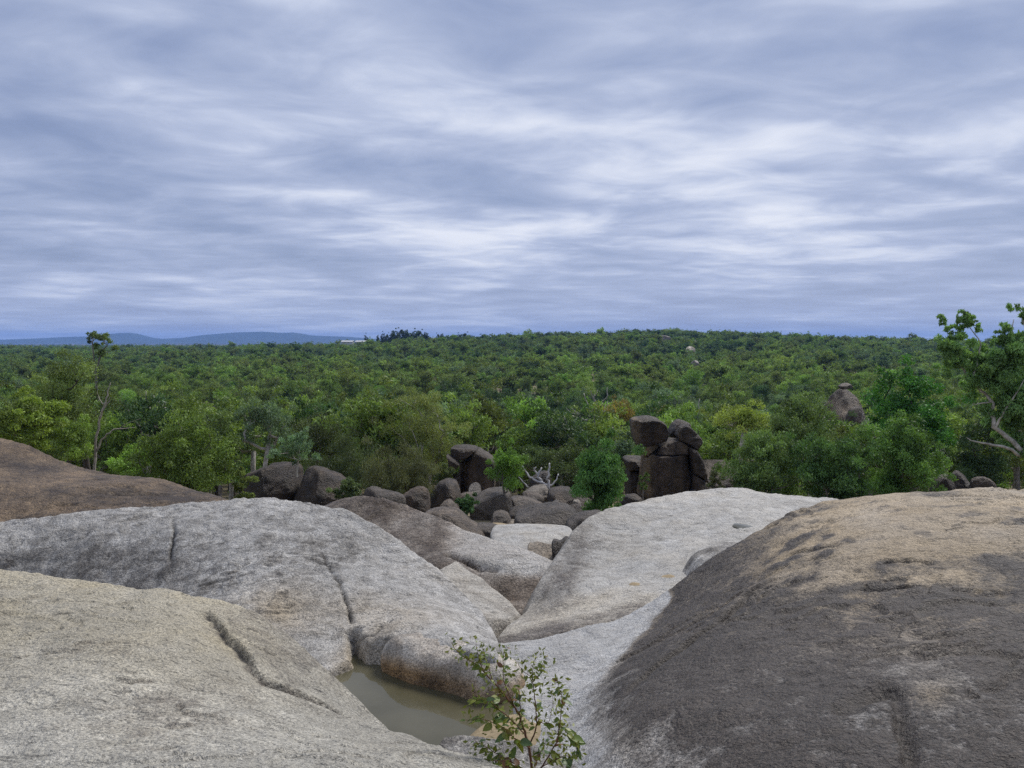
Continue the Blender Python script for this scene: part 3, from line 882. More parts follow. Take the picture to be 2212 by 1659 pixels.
BL = M['block']; BM = M['block_mid']; BP = M['block_pale']
_b = [
    # outline, Y, thickness, material, label, kwargs
    (c8((262, 430), (300, 405), (385, 335), (440, 365), (500, 410), (505, 500), (490, 660), (275, 660), (262, 600), (255, 500)), 42, 3.0, BL,
     'tall cracked dark block standing left behind the bright green tree', dict(p=5, tens=0.2, tan=0.3, cuts=0, planes=((-0.7, -0.7, 0.1, 0.86), (0.25, -0.95, 0.1, 0.66)))),
    (c8((195, 330), (215, 317), (300, 312), (380, 327), (330, 375), (290, 400), (225, 405), (203, 390)), 41.6, 2.4, BL,
     'dark cap of rock resting on the tall cracked block', dict(p=3.5, tens=0.25, sink=False)),
    (c8((165, 375), (190, 385), (230, 410), (258, 440), (215, 480), (165, 505), (158, 490), (185, 440)), 41, 1.6, BL,
     'leaning dark slab on the left of the tall cracked block', dict(p=4, tens=0.2, sink=False)),
    (c8((200, 500), (258, 470), (262, 640), (215, 640)), 41.5, 1.6, BL, 'narrow dark pillar under the leaning slab', dict(p=4, tens=0.2)),
    (c8((50, 770), (58, 640), (110, 570), (170, 550), (225, 570), (250, 640), (250, 740), (235, 790)), 33, 2.4, BL,
     'upright rounded dark boulder below the tall cracked block', dict(p=3, stain_shade=0.2)),
    (c8((112, 750), (145, 705), (185, 695), (240, 750), (285, 815), (130, 805)), 29, 1.4, BM, 'small rounded boulder leaning at the foot of the upright boulder', dict(p=2.5)),
    (c8((318, 620), (345, 580), (375, 578), (405, 615), (405, 670), (325, 670)), 37, 1.2, BP, 'small pale pointed stone before the tall cracked block', dict(p=3)),
    (c8((230, 690), (270, 655), (340, 648), (390, 660), (400, 700), (300, 720)), 34, 1.5, BM, 'flat grey stone beside the upright dark boulder', dict(p=3)),
    (c8((318, 730), (370, 680), (440, 635), (540, 618), (590, 630), (612, 670), (620, 770), (590, 830), (480, 850), (360, 840)), 29, 3.0, BM,
     'large rounded boulder with pale top over a dark hollow, left of the creek', dict(p=2.6, tilt=0.5, stain_shade=0.4, pale_top=0.5)),
    (c8((618, 690), (640, 676), (690, 676), (780, 700), (880, 748), (800, 775), (620, 775)), 31, 2.0, BM, 'sloping slab right of the large rounded boulder', dict(p=2.6, tilt=0.6, pale_top=0.5)),
    (c8((715, 645), (775, 607), (858, 597), (885, 640), (880, 690), (830, 700), (740, 680)), 35, 1.8, BP, 'pale broken block beneath the bleached dead tree', dict(p=4, tens=0.2, stain_shade=0.05, tan=0.4)),
    (c8((695, 655), (740, 643), (800, 648), (850, 690), (840, 730), (720, 720)), 33.5, 1.6, BM, 'grey stone under the pale broken block', dict(p=3)),
    (c8((880, 645), (930, 612), (1030, 612), (1062, 645), (1085, 690), (1050, 740), (960, 750), (890, 730)), 33, 2.2, BL, 'dark rounded boulder right of the pale broken block', dict(p=2.7, tilt=0.3)),
    (c8((1055, 715), (1075, 698), (1105, 708), (1110, 745), (1060, 750)), 32, 0.8, BP, 'small pale stone right of the dark rounded boulder', dict(p=3)),
    (c8((1025, 750), (1060, 735), (1115, 735), (1110, 800), (1040, 800)), 30, 1.2, BL, 'dark stone behind the ribbed grey block', dict(p=3)),
    (c8((612, 945), (640, 870), (648, 810), (680, 788), (760, 772), (830, 750), (920, 740), (1010, 747), (1062, 775), (1088, 825), (1050, 880), (995, 950)), 21, 2.2, BM,
     'ribbed grey block beside the tan creek sand', dict(p=3.4, tens=0.35, stain_shade=0.25, nu=120, nv=34)),
    (c8((880, 745), (905, 728), (970, 725), (1005, 750)), 24, 1.2, BM, 'flat cap stone behind the ribbed grey block', dict(p=3)),
    (c8((975, 960), (1005, 895), (1050, 840), (1110, 803), (1220, 788), (1260, 830), (1200, 960)), 18.5, 2.0, BM, 'rounded grey boulder tucked behind the pale dome', dict(p=2.5, stain_shade=0.15, nu=110, nv=30)),
    (c8((603, 790), (640, 758), (760, 748), (845, 742), (800, 775), (720, 800), (640, 840)), 27.5, 1.8, BL, 'low flat dark slab above the ribbed block', dict(p=3)),
    (c8((465, 870), (490, 800), (540, 778), (600, 800), (615, 850), (560, 880)), 26, 1.4, BM, 'squat angular stone at the mouth of the dark hollow', dict(p=3.5, tens=0.25)),
    (c8((15, 800), (60, 768), (130, 760), (220, 775), (290, 820), (350, 868), (420, 910), (475, 970), (400, 1000), (200, 920)), 20, 2.0, BM,
     'gnarled grey rock ridge behind the brown dome', dict(p=2.4, stain_shade=0.25, rough=0.045, nu=120, nv=34)),
    (c8((375, 880), (430, 868), (490, 874), (535, 895), (562, 945), (500, 985), (420, 975)), 20.5, 1.4, BM, 'smooth grey stone beside the sand', dict(p=2.5, stain_shade=0.2)),
    (c8((500, 870), (560, 858), (640, 850), (690, 862), (640, 885), (540, 890)), 25.5, 1.6, BP, 'low pale slab at the back of the sand', dict(p=2.6, stain_shade=0.1, tan=0.6)),
    (c8((470, 972), (560, 947), (700, 938), (900, 940), (1060, 957), (1040, 1010), (880, 1050), (680, 1075), (560, 1050)), 16.2, 3.0, M['pale'],
     'flat white water worn slab in the creek gap', dict(p=2.3, tilt=2.0, stain_shade=0.05, nu=130, nv=36, rough=0.02)),
    (c8((735, 1075), (770, 1050), (815, 1034), (880, 1055), (940, 1085), (800, 1110)), 15.0, 1.2, BP, 'small pale wedge stone before the white slab', dict(p=3, tilt=0.7, stain_shade=0.05, tan=0.5)),
    (c8((905, 1005), (960, 995), (1040, 1000), (1010, 1080), (950, 1070)), 14.9, 0.9, BM, 'small dark stone wedged right of the white slab', dict(p=3, stain_shade=0.5)),
    # tower
    (c8((1464, 140), (1480, 118), (1530, 107), (1590, 104), (1650, 120), (1698, 158), (1716, 210), (1690, 268), (1610, 295), (1540, 318), (1500, 290), (1472, 215)), 45, 3.0, BL,
     'rounded head boulder balanced on top of the dark rock tower', dict(p=3.6, sink=False, tan_left=0.9, nu=100, cuts=0, planes=((-0.8, -0.5, -0.2, 0.88), (0.15, -0.95, -0.2, 0.66)))),
    (c8((1492, 280), (1540, 300), (1620, 285), (1650, 310), (1600, 352), (1565, 385), (1545, 372), (1520, 335)), 45.3, 2.0, BL, 'tan neck of rock under the head boulder of the tower', dict(p=2.6, sink=False, tan=0.9, stain_shade=0.1)),
    (c8((1728, 225), (1755, 165), (1800, 128), (1868, 150), (1870, 200), (1800, 260), (1760, 270)), 47.5, 2.2, BL, 'dark pointed stone at the back of the tower top', dict(p=3, sink=False)),
    (c8((1785, 235), (1808, 182), (1850, 158), (1900, 205), (1952, 258), (1952, 292), (1915, 335), (1850, 295), (1795, 268)), 45.2, 2.2, BL, 'wedge boulder on the right shoulder of the tower', dict(p=3.4, sink=False, tens=0.2, tan_left=0.7, cuts=0, planes=((0.3, -0.9, 0.3, 0.7), (-0.8, -0.6, 0.1, 0.86)))),
    (c8((1615, 362), (1650, 310), (1700, 275), (1745, 262), (1800, 272), (1850, 298), (1852, 362), (1700, 368)), 45.2, 2.8, BL, 'rounded upper block of the dark rock tower', dict(p=3.4, sink=False, tens=0.3, cuts=0, planes=((0.0, -0.85, 0.5, 0.72),))),
    (c8((1558, 385), (1585, 358), (1640, 368), (1740, 366), (1840, 364), (1858, 420), (1868, 520), (1870, 690), (1610, 700), (1528, 660), (1545, 520), (1556, 430)), 44.5, 3.6, BL,
     'main square block of the dark rock tower with tan left edge', dict(p=6, tens=0.15, tan_left=1.0, nu=120, nv=44, tilt=0.05, planes=((-0.8, -0.6, -0.05, 0.86), (0.1, -0.98, 0.12, 0.62), (0.75, -0.65, 0.1, 0.9)), cuts=0)),
    (c8((1846, 302), (1895, 320), (1938, 395), (1970, 500), (1972, 548), (1930, 520), (1874, 488), (1862, 420), (1848, 360)), 44.9, 3.0, BL, 'curved upper right column of the dark rock tower', dict(p=5, tens=0.2, sink=False, cuts=0, planes=((0.5, -0.85, 0.1, 0.75),))),
    (c8((1872, 495), (1920, 512), (1980, 560), (2035, 630), (2040, 690), (1876, 690)), 44.6, 3.0, BL, 'lower right block of the dark rock tower', dict(p=5, tens=0.2, cuts=0, planes=((0.4, -0.9, 0.3, 0.72),))),
    (c8((1412, 405), (1455, 388), (1540, 393), (1560, 440), (1540, 482), (1445, 484)), 48, 2.4, BL, 'dark block left behind the rock tower, upper one', dict(p=3.6, sink=False)),
    (c8((1438, 492), (1540, 486), (1556, 640), (1530, 700), (1445, 690)), 48, 2.6, BL, 'dark block left behind the rock tower, lower one', dict(p=4)),
    (c8((1955, 440), (1990, 420), (2060, 418), (2150, 428), (2178, 470), (2195, 560), (2185, 640), (2040, 640), (1990, 580)), 49, 3.0, BL, 'dark flat topped rock right behind the tower', dict(p=3.4)),
    (c8((985, 440), (1020, 424), (1062, 430), (1068, 600), (992, 600)), 47, 2.0, BL, 'dark upright rock behind the weeping green tree', dict(p=3.6)),
    (c8((760, 560), (800, 520), (880, 500), (900, 600), (760, 620)), 42, 2.0, BL, 'dark rock behind the bleached dead tree', dict(p=3)),
    # left dark domes
    ([(522, 1035), (545, 1020), (585, 1006), (610, 1004), (640, 1010), (650, 1060), (645, 1095), (530, 1090)], 32, 3.0, BL, 'fractured dark boulder beside the round bushy tree', dict(p=2.8, tens=0.3, cuts=7, rough=0.05)),
    ([(640, 1095), (644, 1045), (652, 1018), (680, 1010), (720, 1024), (760, 1050), (780, 1078), (770, 1100)], 31, 3.0, BL, 'smooth dark boulder right of the fractured one', dict(p=2.4, pale_top=0.3)),
    ([(785, 1070), (798, 1054), (830, 1062), (872, 1076), (872, 1100), (790, 1095)], 27, 1.6, BM, 'low grey stone behind the crest of the brown dome', dict(p=2.5)),
    ([(862, 1080), (880, 1062), (905, 1052), (925, 1064), (925, 1100), (870, 1100)], 29, 1.4, BL, 'dark stone below the wispy dark tree', dict(p=2.7)),
    ([(795, 1062), (808, 1052), (822, 1058), (822, 1075)], 29.5, 0.8, BP, 'small pale stone on the low grey stone', dict(p=2.7)),
    # far rocks
    ([(1780, 890), (1797, 860), (1812, 842), (1826, 830), (1838, 832), (1854, 846), (1866, 868), (1868, 900), (1830, 912), (1790, 908)], 84, 5.0, BL, 'distant grey pyramid shaped rock rising among the trees on the right', dict(p=2.2, tens=0.1, stain_shade=0.1, cuts=5)),
    ([(1813, 834), (1824, 828), (1834, 829), (1840, 837), (1820, 841)], 85, 1.5, BM, 'small cap stone on the distant pyramid rock', dict(p=2.6, sink=False)),
    ([(1826, 905), (1836, 893), (1850, 880), (1868, 892), (1872, 910)], 82, 2.6, BL, 'dark stone at the foot of the distant pyramid rock', dict(p=2.6)),
    ([(1563, 948), (1575, 938), (1605, 936), (1625, 945), (1625, 972), (1570, 972)], 55, 3.0, BL, 'dark rock behind the yellow green tree', dict(p=2.8)),
    ([(2015, 1060), (2022, 1038), (2042, 1026), (2058, 1040), (2064, 1070)], 33, 1.2, BL, 'dark stone under the dark green trees on the right, left of three', dict(p=2.5)),
    ([(2058, 1040), (2066, 1022), (2085, 1014), (2102, 1024), (2100, 1046), (2080, 1052)], 34, 1.2, BL, 'dark stone under the dark green trees on the right, middle one', dict(p=2.5)),
    ([(2100, 1070), (2106, 1042), (2128, 1032), (2146, 1046), (2150, 1070)], 33, 1.2, BL, 'dark stone under the dark green trees on the right, right one', dict(p=2.5)),
    ([(1003, 912), (1012, 904), (1030, 902), (1036, 912), (1034, 938), (1008, 938)], 95, 3.0, BM, 'grey cliff like rock in the forest above the tall block', dict(p=3.2, stain_shade=0.1)),
    ([(1478, 1278), (1490, 1240), (1515, 1208), (1560, 1190), (1620, 1190), (1640, 1290), (1560, 1320)], 10.2, 1.6, M['grey'], 'grey shoulder of rock between the pale dome and the dark dome', dict(p=2.5, stain_shade=0.45, sink=False, nu=110, nv=30)),
]
for i, (ol, Y, th, mt, lb, kw) in enumerate(_b):
    boulder('granite_boulder', ol, Y, th, mt, lb, seed=i * 13 + 1, **kw)

# filler boulders of the creek bed and pale outcrops on the far slope
_rng = random.Random(3)
_fill = [boulder('creek_stone', [(1106 + 55 * math.cos(a) * _rng.uniform(.8, 1.2), 1000 + 40 * math.sin(a) * _rng.uniform(.8, 1.2)) for a in np.linspace(0, 2 * math.pi, 9)[:-1]], 30, 1.4,
                 (BL, BM, BL)[k], None, seed=700 + k, sink=False, nu=48, nv=16, rough=0.04) for k in range(3)]
_fd = [(o.data, o.name) for o in _fill]
for o in _fill:
    bpy.data.objects.remove(o)
for k in range(46):
    Y = _rng.uniform(19, 56)
    xd = _rng.choice([_rng.uniform(480, 1560), _rng.uniform(860, 1300), _rng.uniform(1500, 2150)])
    x = (xd - 1106) / FD * Y
    o = link_mesh('creek_stone', _fd[k % 3][0], None, None, (x, Y, float(T(np.array([x]), np.array([Y]))[0]) - 0.35))
    s = _rng.uniform(0.35, 0.95); o.scale = (s, s * _rng.uniform(.8, 1.3), s * _rng.uniform(.6, 1.0)); o.rotation_euler.z = _rng.uniform(0, 6)
    thing(o, 'one of the small dark stones strewn over the creek bed between the big boulders', 'stone', 'small stones of the creek bed')
for k, (xd, yd, Y, s) in enumerate([(1434, 741, 560, 3.4), (1492, 768, 420, 3.0), (1478, 770, 425, 1.8), (1500, 744, 560, 1.6), (1130, 907, 120, 1.6), (1500, 790, 330, 1.8), (1230, 903, 130, 1.3)]):
    p = P(xd, yd, Y)
    me = _fd[1][0].copy(); me.materials.clear(); me.materials.append(BP)
    o = link_mesh('granite_outcrop', me, None, None, (p[0], p[1], min(p[2] - 1.0, float(T(np.array([p[0]]), np.array([p[1]]))[0]) + 4)))
    o.scale = (s * 1.6, s, s * 1.0 + 1); o.rotation_euler.z = k
    thing(o, ['pale outcrop shining high on the far wooded ridge', 'broad pale outcrop halfway up the far wooded slope', 'small pale outcrop left of the broad one on the far slope', 'tiny pale outcrop right of the highest one on the ridge',
              'pale bare rock among the trees above the tall block', 'pale strip of rock low on the far slope', 'pale rock under dark trees behind the weeping tree'][k], 'rock', 'pale outcrops on the far slope')

# ------------------------------------------------------------------ trees


def tube_mesh(name, branches, sides=6):
    """branches: list of (points (n,3), radii (n,))"""
    V = []; F = []
    for pts, rad in branches:
        pts = np.asarray(pts, float); base = len(V); n = len(pts)
        for i in range(n):
            d = pts[min(i + 1, n - 1)] - pts[max(i - 1, 0)]
            d = d / max(np.linalg.norm(d), 1e-9)
            a = np.cross(d, [0.31, 0.95, 0.05]); a /= max(np.linalg.norm(a), 1e-9); b = np.cross(d, a)
            for j in range(sides):
                t = 2 * math.pi * j / sides
                V.append(pts[i] + rad[i] * (math.cos(t) * a + math.sin(t) * b))
        for i in range(n - 1):
            for j in range(sides):
                F.append((base + i * sides + j, base + i * sides + (j + 1) % sides, base + (i + 1) * sides + (j + 1) % sides, base + (i + 1) * sides + j))
        V.append(pts[-1] + 0 * pts[-1]); tip = len(V) - 1
        for j in range(sides):
            F.append((base + (n - 1) * sides + j, base + (n - 1) * sides + (j + 1) % sides, tip, tip))
    F = np.array(F)
    F = F[(F[:, 2] != F[:, 3]) | True]
    me = bpy.data.meshes.new(name)
    me.from_pydata([tuple(v) for v in V], [], [tuple(f) if f[2] != f[3] else tuple(f[:3]) for f in F.tolist()])
    me.update(); me.polygons.foreach_set('use_smooth', [True] * len(me.polygons))
    return me


def leaves_mesh(name, C, rad, n, size, rng, droop=0.5, flat=0.7, aspect=0.38, hang=0.4, cvar=None):
    """n leaves scattered in clumps with centres C and radii rad"""
    k = len(C)
    w = rad ** 2; w = w / w.sum()
    ci = rng.choice(k, n, p=w)
    g = rng.normal(size=(n, 3)); g /= np.linalg.norm(g, axis=1, keepdims=True)
    r = rng.rand(n) ** 0.55
    off = g * r[:, None] * rad[ci][:, None] * np.array([1, 1, flat])
    hor = np.hypot(off[:, 0], off[:, 1])
    off[:, 2] -= droop * hor * hor / np.maximum(rad[ci], 1e-3) * 0.6
    pos = C[ci] + off
    d = rng.normal(size=(n, 3)); d[:, 2] -= hang * 1.6; d /= np.linalg.norm(d, axis=1, keepdims=True)
    s = np.cross(d, rng.normal(size=(n, 3))); s /= np.maximum(np.linalg.norm(s, axis=1, keepdims=True), 1e-6)
    L = size * (0.6 + 0.8 * rng.rand(n))[:, None]; W = L * aspect
    V = np.stack([pos - d * L * 0.5, pos + s * W * 0.5 - d * L * 0.05, pos + d * L * 0.5, pos - s * W * 0.5 - d * L * 0.05], 1).reshape(-1, 3)
    F = np.arange(4 * n).reshape(n, 4)
    cv = rng.rand(k) if cvar is None else cvar
    tint = np.clip(0.68 * cv[ci] + 0.32 * rng.rand(n), 0, 1)
    return mesh_np(name, V, F, False, {'tint': np.repeat(tint, 4)})


def gen_tree(seed, H, R, cb, nclump=26, nleaf=6000, lsize=0.2, clump=0.3, droop=0.5, hang=0.5, aspect=0.38, trunk_r=None, lean=0.1, ry=None, top_heavy=0.0, stems=1, flat=0.7, limb_gain=1.0):
    """one tree: trunk/limb mesh and crown mesh, base at the origin. R crown radius, cb height of crown base"""
    rng = np.random.RandomState(seed)
    trunk_r = trunk_r or 0.022 * H
    zc = (H + cb) / 2; hz = (H - cb) / 2; ry = ry or R
    C = []
    tries = 0
    lx, ly = rng.normal(size=2) * lean * H
    while len(C) < nclump and tries < 4000:
        tries += 1
        g = rng.normal(size=3); g /= np.linalg.norm(g)
        r = rng.rand() ** 0.4
        q = g * r
        if q[2] < -0.1 and rng.rand() < top_heavy:
            continue
        wob = 0.76 + 0.5 * vnoise(np.array([[g[0] * 1.6 + seed, g[1] * 1.6, g[2] * 1.6]]), seed)[0]
        pt = np.array([q[0] * R * wob + lx * (zc + q[2] * hz) / H, q[1] * ry * wob + ly * (zc + q[2] * hz) / H, zc + q[2] * hz * (0.75 + 0.3 * rng.rand())])
        C.append(pt)
    C = np.array(C)
    # branch skeleton: attach clumps to the nearest lower node
    nodes = []; parent = []
    for s in range(stems):
        a = 2 * math.pi * s / stems + rng.rand()
        spread = (0.35 * R if stems > 1 else 0.0)
        prev = -1; nst = 7
        for i in range(nst):
            t = i / (nst - 1); z = t * (cb + 0.55 * (H - cb))
            wv = 0.05 * H * math.sin(3 * t + seed) * t
            nodes.append(np.array([lx * z / H + wv + spread * t * math.cos(a), ly * z / H + wv * 0.7 + spread * t * math.sin(a), z])); parent.append(prev)
            prev = len(nodes) - 1
    order = np.argsort(np.linalg.norm(C - np.array([0, 0, cb * 0.9]), axis=1))
    for ci in order:
        p = C[ci]
        nn = np.array(nodes)
        d = np.linalg.norm(nn - p, axis=1) + 2.2 * np.maximum(nn[:, 2] - p[2] + 0.25 * R, 0) + 3.0 * np.maximum(cb * 0.72 - nn[:, 2], 0)
        j = int(np.argmin(d))
        a = nodes[j]
        k = 3
        pr = j
        for m_ in range(1, k + 1):
            t = m_ / k
            q = a + (p - a) * t + np.array([0, 0, -0.10 * np.linalg.norm(p - a) * math.sin(math.pi * t)]) + rng.normal(size=3) * 0.035 * R * (1 if m_ < k else 0)
            nodes.append(q); parent.append(pr); pr = len(nodes) - 1
    cnt = np.ones(len(nodes))
    for i in range(len(nodes) - 1, -1, -1):
        if parent[i] >= 0:
            cnt[parent[i]] += cnt[i]
    rad = trunk_r * (cnt / cnt[0]) ** 0.5 * limb_gain
    rad = np.minimum(rad, trunk_r)
    kids = {}
    for i, p in enumerate(parent):
        kids.setdefault(p, []).append(i)
    branches = []
    stack = list(kids.get(-1, []))
    starts = [(None, s) for s in stack]
    while starts:
        pa, i = starts.pop()
        pts = [] if pa is None else [nodes[pa]]
        rr = [] if pa is None else [min(rad[pa], rad[i] * 1.15)]
        while True:
            pts.append(nodes[i]); rr.append(rad[i])
            ch = kids.get(i, [])
            if not ch:
                break
            ch = sorted(ch, key=lambda c: -cnt[c])
            for c in ch[1:]:
                starts.append((i, c))
            i = ch[0]
        rr[0] = rr[0] * (1.25 if pa is None else 1)
        branches.append((pts, rr))
    top = max(C[:, 2].max() + clump * R * 0.55, 0.1)
    fz_ = H / top
    branches = [([p * np.array([1, 1, fz_]) for p in pp], rr) for pp, rr in branches]
    C = C * np.array([1, 1, fz_])
    tm = tube_mesh('trunk', branches, 6)
    crad = clump * R * (0.7 + 0.6 * rng.rand(len(C)))
    extra = C[rng.choice(len(C), len(C))] + rng.normal(size=C.shape) * crad[:, None] * 0.9
    CC = np.concatenate([C, extra]); CR = np.concatenate([crad, crad * 0.6])
    hgt = (CC[:, 2] - CC[:, 2].min()) / max(np.ptp(CC[:, 2]), 1e-3)
    cm = leaves_mesh('crown', CC, CR, nleaf, lsize, rng, droop, flat, aspect, hang)
    return tm, cm


def put_tree(name, tm, cm, loc, label, group=None, leafc=(0.07, 0.09, 0.03), barkc=(0.3, 0.28, 0.25), scale=1.0, rz=0.0, sz=1.0, cat='tree'):
    e = bpy.data.objects.new(name, None); COL.objects.link(e)
    e.empty_display_size = 0.3
    e.location = loc; e.rotation_euler.z = rz; e.scale = (scale, scale, scale * sz)
    thing(e, label, cat, group)
    for nm, me, c, mt in (('trunk', tm, barkc, M['bark']), ('crown', cm, leafc, M['leaf'])):
        if me is None:
            continue
        if not me.materials:
            me.materials.append(mt)
        o = bpy.data.objects.new(nm, me); COL.objects.link(o); o.parent = e
        o.color = (*c, 1)
    return e


OLIVE = (0.064, 0.084, 0.026); BRIGHT = (0.105, 0.150, 0.028); MIDG = (0.068, 0.100, 0.026); DARKG = (0.030, 0.052, 0.020)
YELL = (0.105, 0.130, 0.030); BLUEG = (0.062, 0.092, 0.050); BROWNG = (0.080, 0.072, 0.032); LUSH = (0.036, 0.080, 0.016)
PALEB = (0.46, 0.43, 0.38); GREYB = (0.20, 0.18, 0.16); DARKB = (0.07, 0.058, 0.048)


def ground_z(x, y):
    return float(T(np.array([x]), np.array([y]))[0])


